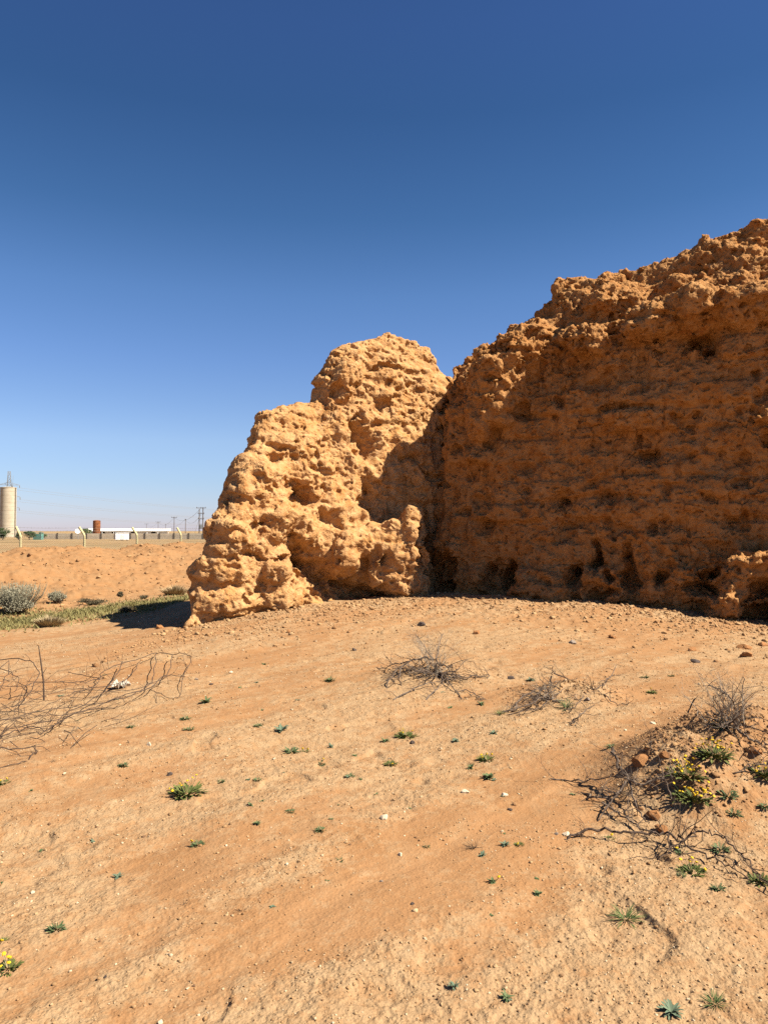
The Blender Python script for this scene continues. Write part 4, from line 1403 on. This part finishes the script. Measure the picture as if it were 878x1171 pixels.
    # upright stick
    p = hit(51, 799); t = tag(empty('upright_stick', p), 'single dark stick standing upright among the left branches', 'stick')
    top = hit(44.5, 738, up=0)
    d = at_depth(44.5, 738, p.y)
    mb = MB(); mb.tube([(0, 0, -.05), ((d - p) * .35 + Vector((.012, 0, 0))), ((d - p) * .7 + Vector((.006, 0, 0))), (d - p)], [.009, .008, .007, .004], 6); mb.build('stem', VM['dark'], t)
    mb = MB(); mb.tube([(d - p) * .45, (d - p) * .55 + Vector((.05, 0, .02))], [.005, .002], 4); mb.build('side_twig', VM['dark'], t)

    # branches on the right mound
    def c1(pts): return [(560 + x / 2.761, 730 + y / 2.761) for x, y in pts]
    def branch_thing(name, lab, specs, mat, base, twigs=.5, sub=5):
        o = hit(*base)
        t = tag(empty(name, o), lab, 'branch', 'dead branches on the right mound')
        for pts, hs, r in specs:
            mb = MB(); pp = img_branch(mb, c1(pts), hs, r * .72, r * .3, rng, sub, .006, 6)
            for k in range(int(len(pp) * twigs)):
                q = pp[rng.randrange(len(pp))]
                grow_twigs(mb, q, (rng.gauss(0, 1), rng.gauss(0, .8), rng.gauss(.1, .5)), rng.uniform(.08, .26), .0024, 1, rng, .3, 1)
            rel(mb, o).build('branch', mat, t)
        return t
    branch_thing('creeping_branch', 'long dark branch creeping round the lower edge of the right mound',
                 [([(240, 620), (290, 595), (350, 585), (430, 590), (510, 595), (560, 605), (600, 620), (640, 605), (690, 600), (740, 630), (790, 670), (830, 720), (900, 790)],
                   [.0, .03, .05, .06, .05, .04, .05, .07, .08, .06, .04, .03, .02], .010),
                  ([(590, 610), (640, 650), (720, 690), (770, 720), (830, 760)], [.04, .03, .03, .02, .0], .007),
                  ([(565, 600), (566, 640), (569, 672)], [.05, .04, .0], .006), ([(650, 612), (560, 652), (515, 668)], [.06, .03, .0], .006)], VM['dark'], (760, 950), .35)
    branch_thing('gnarled_branch', 'gnarled dead branch with a forked root at the left of the right mound',
                 [([(382, 342), (400, 380), (415, 410), (440, 432), (480, 440), (530, 420), (560, 440), (572, 492)], [.16, .12, .10, .09, .10, .12, .1, .05], .013),
                  ([(195, 442), (300, 440), (400, 428), (470, 432)], [.0, .03, .06, .09], .007),
                  ([(272, 466), (330, 490), (400, 470), (440, 440)], [.0, .02, .05, .08], .010),
                  ([(360, 510), (420, 545), (470, 575), (525, 602)], [.03, .03, .03, .03], .009),
                  ([(430, 445), (400, 480), (370, 520), (340, 560)], [.08, .06, .04, .0], .010),
                  ([(440, 440), (455, 500), (480, 545), (500, 565)], [.08, .06, .03, .0], .009),
                  ([(505, 318), (508, 340), (506, 364)], [.10, .05, .0], .007), ([(570, 378), (572, 420), (570, 455)], [.14, .07, .0], .006)], VM['wood'], (720, 895), .5)
    branch_thing('arching_branch', 'grey branch arching over the ground at the right edge above the mound',
                 [([(690, 148), (740, 172), (770, 220), (778, 272)], [.12, .2, .14, .03], .008), ([(770, 270), (800, 300), (830, 320), (870, 322), (930, 318)], [.03, .04, .05, .06, .06], .012),
                  ([(930, 372), (870, 378), (820, 390), (765, 412)], [.08, .06, .04, .0], .009), ([(800, 140), (796, 200), (790, 272)], [.26, .14, .0], .004), ([(705, 200), (730, 240), (748, 272)], [.16, .08, .02], .005)],
                 VM['wood'], (850, 845), .6)

    # grass strip and bushes below the spoil bank
    mb = MB(); k = 0
    while k < 21000:
        x = rng.uniform(-12, -4.9); y = rng.gauss(max(16.3 + 1.4 * (x + 6.5), 14.7), 1.15)
        if rng.random() > .35 + .65 * max(0, math.sin(x * 2.1 + y * 1.3) * math.sin(y * 2.7 - x)): continue
        k += 1
        mb.v.append((x, y, 0)); 
    P = np.array(mb.v); z = terrain(P[:, 0], P[:, 1]); mb = MB()
    for (x, y, _), zz in zip(P, z):
        mb.col = rng.random(); a = rng.uniform(0, 6.28); h = rng.uniform(.03, .09); w = rng.uniform(.008, .02)
        c, s_ = math.cos(a) * w, math.sin(a) * w
        mb.add([(x - c, y - s_, zz - .004), (x + c, y + s_, zz - .004), (x + rng.gauss(0, .04), y + rng.gauss(0, .04), zz + h)], [(0, 1, 2)])
    o = mb.build('grass', leaf_mat('strip_grass', (0.116, 0.104, 0.034), (0.256, 0.213, 0.085))); tag(o, 'thin strip of short green grass below the sand bank', 'grass', kind='stuff')
    SB = dict(grey=leaf_mat('sage_leaf', (.13, .12, .075), (.27, .24, .165)), pale=leaf_mat('dry_grass_blade', (.25, .18, .095), (.42, .32, .18)), dk=leaf_mat('dark_low_leaf', (.04, .035, .02), (.11, .085, .045)))
    def bush(px, py, wpx, hpx, lab, mat, n, seed, name='grey_bush', cat='bush', grassy=False):
        rg = random.Random(seed); p = hit(px, py); k = p.y / F_PX; w, h = wpx * k / 2, hpx * k
        t = tag(empty(name, p), lab, cat, 'bushes along the foot of the sand bank')
        m = MB()
        for i in range(26):
            a = rg.uniform(0, 6.28); e = rg.random() ** .5
            d = Vector((math.cos(a) * w * e, math.sin(a) * w * .6 * e, h * rg.uniform(.5, .95) * (1.05 - .5 * e * e)))
            m.tube([(d.x * .1, d.y * .1, -.02), d * .5 + Vector((0, 0, .06 * h)), d], [.012, .008, .003], 4)
        m.build('stems', VM['drytwig'], t)
        if grassy:
            m = MB()
            for i in range(n):
                a = rg.uniform(0, 6.28); e = rg.random() ** .5; m.col = rg.random()
                ribbon(m, (math.cos(a) * w * e * .7, math.sin(a) * w * e * .5, 0), (math.cos(a) * e, math.sin(a) * e, 1), h * rg.uniform(.5, 1.1), .006, .5, rg, 3)
            m.build('blades', mat, t)
        else:
            m = leaf_cloud(n * 2, (0, 0, h * .5), (w, w * .7, h * .52), .017, rg, 15)
            for i in range(n // 30):
                a = rg.uniform(0, 6.28); e = rg.random() ** .5; m.col = rg.random()
                m.tube([(math.cos(a) * w * e * .4, math.sin(a) * w * e * .3, h * .2), (math.cos(a) * w * e * .85, math.sin(a) * w * .6 * e, h * .6), (math.cos(a) * w * e, math.sin(a) * w * .7 * e, h * rg.uniform(.75, 1.1))], [.006, .004, .002], 3, False)
            m.build('foliage', mat, t)
    bush(20, 703, 72, 35, 'large grey green bush at the left edge below the sand bank', SB['grey'], 5200, 1)
    bush(-30, 700, 60, 40, 'grey green bush mostly outside the left edge', SB['grey'], 2600, 12)
    bush(65, 691, 26, 16, 'smaller grey green bush right of the large one', SB['grey'], 1400, 2)
    bush(138, 681, 9, 6, 'tiny dark clump alone on the face of the sand bank', SB['dk'], 300, 3)
    bush(200, 679, 28, 14, 'pale dry grass clump at the bank foot beside the ruin', SB['pale'], 700, 4, 'dry_grass', 'dry grass', True)
    bush(57, 717, 30, 15, 'pale dry grass clump in front of the green strip', SB['pale'], 700, 5, 'dry_grass', 'dry grass', True)
    bush(105, 691, 34, 7, 'low dark brown undergrowth at the bank foot, left part', SB['dk'], 900, 6, 'low_bush')
    bush(146, 700, 24, 8, 'low dark brown undergrowth at the edge of the green strip', SB['dk'], 700, 7, 'low_bush')
    bush(165, 684, 12, 5, 'small brownish tuft on the bank foot before the pale grass', SB['dk'], 300, 8, 'low_bush')
    return VM

def rock_mesh(rng, seed, sub=3, amp=.28, flat=.7):
    bm = bmesh.new(); bmesh.ops.create_icosphere(bm, subdivisions=sub, radius=1)
    V = np.array([v.co[:] for v in bm.verts]); o = rng.uniform(0, 100)
    d = amp * fbm(V * 1.3 + o, 3, seed) 
    f1, f2, i_ = worley(V * 1.1 + o, seed + 1); d = d + .22 * (.6 - f1)
    V = V * (1 + d)[:, None]
    for _ in range(8):
        n_ = np.array([rng.gauss(0, 1) for _ in range(3)]); n_ /= np.linalg.norm(n_); V = V - np.outer(np.clip(V @ n_ - rng.uniform(.55, .85), 0, 9), n_)
    V = V * np.array([1, rng.uniform(.65, .95), flat])
    for v, c in zip(bm.verts, V): v.co = c
    me = bpy.data.meshes.new('stone'); bm.to_mesh(me); bm.free()
    return me

def scatter(name, P, S, mat, rng, label, cat, shapes, tones):
    """loose grains nobody could count: one mesh"""
    VV, FF, TT = [], [], []; b = 0
    for (x, y, z), s, tn in zip(P, S, tones):
        V, F = shapes[rng.randrange(len(shapes))]
        a = rng.uniform(0, 6.28); c, sn = math.cos(a), math.sin(a)
        Q = np.stack([V[:, 0] * c - V[:, 1] * sn, V[:, 0] * sn + V[:, 1] * c, V[:, 2]], 1) * s + np.array([x, y, z + s * .2])
        VV.append(Q); FF.append(F + b); TT.append(np.full(len(V), tn)); b += len(V)
    me = np_mesh(name, np.concatenate(VV), np.concatenate(FF))
    at = me.attributes.new('tone', 'FLOAT', 'POINT'); at.data.foreach_set('value', np.concatenate(TT).astype(np.float32))
    o = link(name, me, mat); tag(o, label, cat, kind='stuff')
    return o

def make_stones():
    rng = random.Random(9); nr = np.random.default_rng(4)
    def tone_mat(name, stops, bumpd=.002):
        m, nt, b = new_mat(name)
        rp = nt.nodes.new('ShaderNodeValToRGB'); nt.links.new(attr(nt, 'tone'), rp.inputs[0])
        el = rp.color_ramp.elements
        while len(el) < len(stops): el.new(.5)
        for e, (p, c) in zip(el, stops): e.position = p; e.color = (*c, 1)
        n = noise(nt, geo_pos(nt), 90, 4)
        nt.links.new(mixc(nt, maprange(nt, n, .3, .7, 0, .35), rp.outputs[0], (.2, .11, .05)), b.inputs['Base Color'])
        nt.links.new(bump(nt, n, .8, bumpd), b.inputs['Normal'])
        return m
    gm = tone_mat('gravel_stone', [(0, (0.112, 0.061, 0.035)), (.12, (0.224, 0.127, 0.057)), (.5, (0.310, 0.180, 0.083)), (.8, (0.387, 0.263, 0.140)), (1, (0.499, 0.404, 0.272))])
    cm = tone_mat('mud_clod', [(0, (0.217, 0.110, 0.048)), (.5, (0.307, 0.173, 0.076)), (1, (0.396, 0.252, 0.125))], .006)
    shapes = []
    for k in range(10):
        bm = bmesh.new(); bmesh.ops.create_icosphere(bm, subdivisions=2, radius=1)
        V = np.array([v.co[:] for v in bm.verts]); F = np.array([[v.index for v in f.verts] for f in bm.faces]); bm.free()
        for _ in range(9):
            nn_ = nr.standard_normal(3); nn_ /= np.linalg.norm(nn_); dd = V @ nn_; V = V - np.outer(np.clip(dd - nr.uniform(.55, .8), 0, 9), nn_)
        V = V * (1 + .35 * nr.standard_normal((len(V), 1)).clip(-1, 1) * .6) * np.array([1, nr.uniform(.6, 1), nr.uniform(.45, .75)])
        shapes.append((V, F))
    def fan(n, r0, r1, pw, half=.62):
        u = nr.random(n); r = (r0 ** (1 - pw) + u * (r1 ** (1 - pw) - r0 ** (1 - pw))) ** (1 / (1 - pw))
        a = nr.uniform(-half, half, n)
        return r * np.sin(a), r * np.cos(a)
    # fine gravel, thicker on the crust and in trains along the wind
    x, y = fan(95000, 2.0, 13.5, .35)
    cr = patch_masks(x, y)
    tr = fbm(np.stack([(x + y) * .7, (x - y) * 2.2, x * 0], 1), 3, 66)
    tr2 = fbm(np.stack([x * 2.5, y * 2.5, x * 0], 1), 3, 67)
    keep = nr.random(len(x)) < np.clip(.10 + .30 * cr + .55 * np.clip(tr, 0, 1) + .7 * np.clip(tr2 - .1, 0, 1), 0, 1)
    x, y = x[keep][:25000], y[keep][:25000]
    z = terrain(x, y)
    S = .0020 + .0034 * nr.random(len(x)) ** 2 + .006 * nr.random(len(x)) ** 16
    S = S * (1 + .10 * np.hypot(x, y))
    scatter('gravel', np.stack([x, y, z], 1), S, gm, rng, 'fine pebbles and grit strewn over the sand', 'gravel', shapes, nr.random(len(x)))
    # rubble along the foot of the wall
    X = nr.uniform(-3.6, 8.5, 8000); k = np.where(X < 1.0, np.interp(X, [-3.6, 1.0], [12.0, 14.6]), np.interp(X, [1.0, 8.5], [14.6, 11.3]))
    Yv = k - np.abs(nr.normal(0, 1.5, len(X))) + nr.normal(.15, .15, len(X))
    z = terrain(X, Yv); S = .008 + .016 * nr.random(len(X)) ** 2 + .04 * nr.random(len(X)) ** 14
    scatter('rubble', np.stack([X, Yv, z], 1), S, cm, rng, 'crumbled mud rubble along the foot of the ruin', 'rubble', shapes, nr.random(len(X)))
    # clods on the spoil bank
    mm = nr.uniform(-14, 14, 4200); nn = nr.uniform(1.4, 8.6, len(mm))
    X = FP0[0] + FD[0] * mm + FN[0] * nn; Yv = FP0[1] + FD[1] * mm + FN[1] * nn
    kk = Yv > 14; X, Yv = X[kk], Yv[kk]
    z = terrain(X, Yv); S = .010 + .035 * nr.random(len(X)) ** 3 + .07 * nr.random(len(X)) ** 14
    scatter('bank_clods', np.stack([X, Yv, z], 1), S, cm, rng, 'loose earth clods over the sand bank', 'clods', shapes, nr.random(len(X)) * .8)
    # clods on the low mounds
    pts = []
    for (mx, my, rx, ry, h) in MOUNDS:
        n = int(1300 * rx * ry / .5)
        pts.append(np.stack([nr.normal(mx, rx * .5, n), nr.normal(my, ry * .5, n)], 1))
    pts = np.concatenate(pts); z = terrain(pts[:, 0], pts[:, 1]); S = .004 + .010 * nr.random(len(pts)) ** 2 + .016 * nr.random(len(pts)) ** 12
    scatter('mound_crumbs', np.stack([pts[:, 0], pts[:, 1], z], 1), S, cm, rng, 'crumbs of red earth over the low mounds', 'crumbs', shapes, nr.random(len(pts)) * .7)

    white = simple_mat('pale_stone', (.58, .48, .34), (.45, .34, .22), 30, .9, .003)
    grey = simple_mat('grey_stone', (.24, .19, .15), (.16, .12, .09), 30, .9, .003)
    darks = simple_mat('dark_stone', (.085, .06, .045), (.05, .035, .03), 30, .9, .003)
    red = simple_mat('red_clod', (.33, .155, .06), (.25, .11, .04), 14, 1.0, .01)
    SL = [(531, 903, 11, white, 'flat cream stone in the middle of the sand'), (171, 853, 7, white, 'small cream stone on the left orange sand'),
          (242, 779, 5, darks, 'little dark stone right of the dead branches'), (225, 775, 6, grey, 'small grey stone right of the dead branches'),
          (264, 766, 6, white, 'small pale stone right of the dead branches'), (194, 884, 8, darks, 'dark pointed stone above the largest left weed'),
          (471, 844, 8, darks, 'two toned dark stone beside the yellow flowered mid weed'), (482, 713, 10, darks, 'dark clod on the slope above the middle shrub'),
          (584, 774, 8, darks, 'dark stone right of the middle shrub'), (440, 937, 10, white, 'flat pale stone left of the drifted sand'),
          (436, 1006, 5, grey, 'small grey stone in the lower middle'), (471, 1038, 6, darks, 'small dark stone on the drifted sand near the bottom'),
          (457, 975, 7, white, 'small cream stone on the drifted sand'), (746, 826, 7, white, 'cream stone between the right shrub and the mound'),
          (647, 950, 9, white, 'white stone at the tip of the long creeping branch'), (636, 950, 6, grey, 'grey stone beside the white one at the branch tip'),
          (671, 800, 8, grey, 'pale grey stone at the right end of the sprawling shrub'), (795, 758, 10, darks, 'dark clod on the slope at the right'),
          (851, 741, 15, red, 'reddish clod on the slope near the right edge, upper one'), (854, 750, 14, red, 'reddish clod on the slope near the right edge, lower one'),
          (872, 737, 13, red, 'clod cut by the right edge under the wall'), (862, 858, 16, red, 'bright orange clod beside the arching branch'),
          (583, 921, 6, darks, 'small dark stone below the blue green rosette'), (576, 906, 8, white, 'cluster stone, pale, below the blue green rosette'),
          (184, 1160, 8, white, 'cream pebble at the bottom edge'), (38, 1013, 6, white, 'pale pebble in the lower left sand'),
          (182, 716, 9, red, 'clod lying at the edge of the ruin shadow'), (121, 1113, 6, darks, 'dark stone near the bottom left'),
          (735, 871, 24, red, 'large crumbly clod at the top of the gnarled branch'), (758, 869, 15, red, 'crumbly clod left of the yellow flower patches'),
          (748, 925, 22, red, 'crumbly clod on the broken face of the mound, upper one'), (757, 946, 18, red, 'crumbly clod on the broken face of the mound, lower one'),
          (700, 728, 12, red, 'clod in the wall shadow line, left of two'), (790, 745, 11, red, 'clod in front of the wall shadow, right of two'),
          (655, 735, 10, grey, 'greyish clod on the rubble slope'), (545, 724, 9, red, 'clod on the rubble slope right of the middle shrub'),
          (405, 742, 8, darks, 'dark clod on the slope left of the middle shrub'), (330, 722, 7, red, 'small clod below the sunlit end of the ruin')]
    for i, (px, py, w, mat, lab) in enumerate(SL):
        p = hit(px, py); r = w * p.y / F_PX / 2
        me = rock_mesh(rng, 100 + i * 3, 3, .28 if mat is not red else .4, rng.uniform(.5, .8))
        o = link('earth_clod' if 'clod' in lab and 'stone' not in lab else 'stone', me, mat)
        o.location = p + Vector((0, 0, r * .18)); o.scale = (r, r, r); o.rotation_euler = (rng.uniform(-.2, .2), rng.uniform(-.2, .2), rng.uniform(0, 6.28))
        tag(o, lab, 'clod' if o.name.startswith('earth') else 'stone', 'stones and clods on the sand')
    # crumpled whitish scrap under the branches
    p = hit(138, 786); k = p.y / F_PX
    bm = bmesh.new(); bmesh.ops.create_grid(bm, x_segments=16, y_segments=10, size=1)
    V = np.array([v.co[:] for v in bm.verts])
    zz = .35 * np.abs(fbm(V * 2.2 + 4, 3, 7)) + .25 * np.abs(fbm(V * 5, 2, 8))
    for v, z in zip(bm.verts, zz): v.co = (v.co.x * 9 * k * (1 + .2 * math.sin(5 * v.co.y)), v.co.y * 9 * k, .01 + z * .14)
    me = bpy.data.meshes.new('scrap'); bm.to_mesh(me); bm.free()
    o = link('crumpled_scrap', me, simple_mat('whitish_sheet', (.50, .43, .34), (.40, .33, .25), 20, .7)); o.location = p; o.rotation_euler = (0, 0, .4)
    md = o.modifiers.new('s', 'SOLIDIFY'); md.thickness = .004
    tag(o, 'crumpled whitish scrap lying under the dead branches', 'scrap')
# ------------------------------------------------------------------ camera, sun, sky
SUN_EL, SUN_AZ = R(48), R(-18)     # azimuth from +X towards +Y
def setup():
    cd = bpy.data.cameras.new('camera'); cam = bpy.data.objects.new('camera', cd); COL.objects.link(cam)
    cd.sensor_fit = 'VERTICAL'; cd.sensor_height = 36; cd.sensor_width = 27
    cd.lens = 36 * F_PX / 1171
    cd.clip_start = .05; cd.clip_end = 12000
    cam.location = (0, 0, EYE)
    cam.rotation_euler = (math.pi / 2 + PITCH, 0, 0)
    scene.camera = cam
    sd = bpy.data.lights.new('sun', 'SUN'); sun = bpy.data.objects.new('sun', sd); COL.objects.link(sun)
    sd.energy = 5.0; sd.angle = R(.53); sd.color = (1, .94, .82)
    d = Vector((math.cos(SUN_EL) * math.cos(SUN_AZ), math.cos(SUN_EL) * math.sin(SUN_AZ), math.sin(SUN_EL)))
    sun.rotation_euler = d.to_track_quat('Z', 'Y').to_euler()
    sun.location = (20, 0, 30)
    w = bpy.data.worlds.new('World'); scene.world = w; w.use_nodes = True
    nt = w.node_tree
    bg = nt.nodes['Background']
    sk = nt.nodes.new('ShaderNodeTexSky'); sk.sky_type = 'NISHITA'; sk.sun_disc = False
    sk.sun_elevation = SUN_EL
    sk.sun_rotation = math.pi / 2 - SUN_AZ
    sk.altitude = 0; sk.air_density = 1.0; sk.dust_density = .2; sk.ozone_density = 6.0
    # dusty air near the horizon: the sky pales steeply towards the ground in every direction
    tc = nt.nodes.new('ShaderNodeTexCoord')
    sep = nt.nodes.new('ShaderNodeSeparateXYZ'); nt.links.new(tc.outputs['Generated'], sep.inputs[0])
    rp = nt.nodes.new('ShaderNodeValToRGB'); nt.links.new(sep.outputs['Z'], rp.inputs[0])
    rp.color_ramp.interpolation = 'B_SPLINE' if False else 'LINEAR'
    K = 1.0
    stops = [(0.0, (.80, .73, .98)), (.0187, (.776, .75, .97)), (.0625, (.815, .81, .95)), (.117, (.94, .89, .97)), (.17, (.85, .85, .96)), (.223, (.77, .82, .97)), (.302, (.66, .78, .92)),
             (.39, (.44, .62, .756)), (.495, (.34, .51, .66)), (.57, (.375, .515, .70)), (1.0, (.34, .46, .62))]
    el = rp.color_ramp.elements
    while len(el) < len(stops): el.new(.5)
    for e, (p, c) in zip(el, stops):
        e.position = p; e.color = (*[v / K for v in c], 1)
    mx = nt.nodes.new('ShaderNodeVectorMath'); mx.operation = 'MULTIPLY'
    nt.links.new(sk.outputs[0], mx.inputs[0]); nt.links.new(rp.outputs[0], mx.inputs[1])
    sc = nt.nodes.new('ShaderNodeVectorMath'); sc.operation = 'SCALE'; sc.inputs['Scale'].default_value = K
    nt.links.new(mx.outputs[0], sc.inputs[0])
    nt.links.new(sc.outputs[0], bg.inputs[0])
    bg.inputs[1].default_value = .055
    vs = scene.view_settings
    vs.view_transform = 'Standard'; vs.look = 'None'; vs.exposure = 1.35; vs.gamma = 1; vs.use_curve_mapping = False
    scene.cycles.use_denoising = False
    scene.cycles.max_bounces = 6
    scene.cycles.diffuse_bounces = 2

def make_haze():
    m = bpy.data.materials.new('thin_haze'); m.use_nodes = True
    nt = m.node_tree; nt.nodes.remove(nt.nodes['Principled BSDF'])
    v = nt.nodes.new('ShaderNodeVolumePrincipled'); v.inputs['Color'].default_value = (.80, .86, .95, 1)
    v.inputs['Density'].default_value = HAZE; v.inputs['Anisotropy'].default_value = 0
    nt.links.new(v.outputs[0], nt.nodes['Material Output'].inputs['Volume'])
    mb = MB(); mb.box((0, 0, (36 - 3) / 2), (10400, 10400, 39))
    o = mb.build('haze', m); o['kind'] = 'stuff'; o['label'] = 'thin pale haze lying over the plain'
HAZE = .0001
setup()
make_ground()
make_ruin()
make_far(); make_plants(); make_stones()
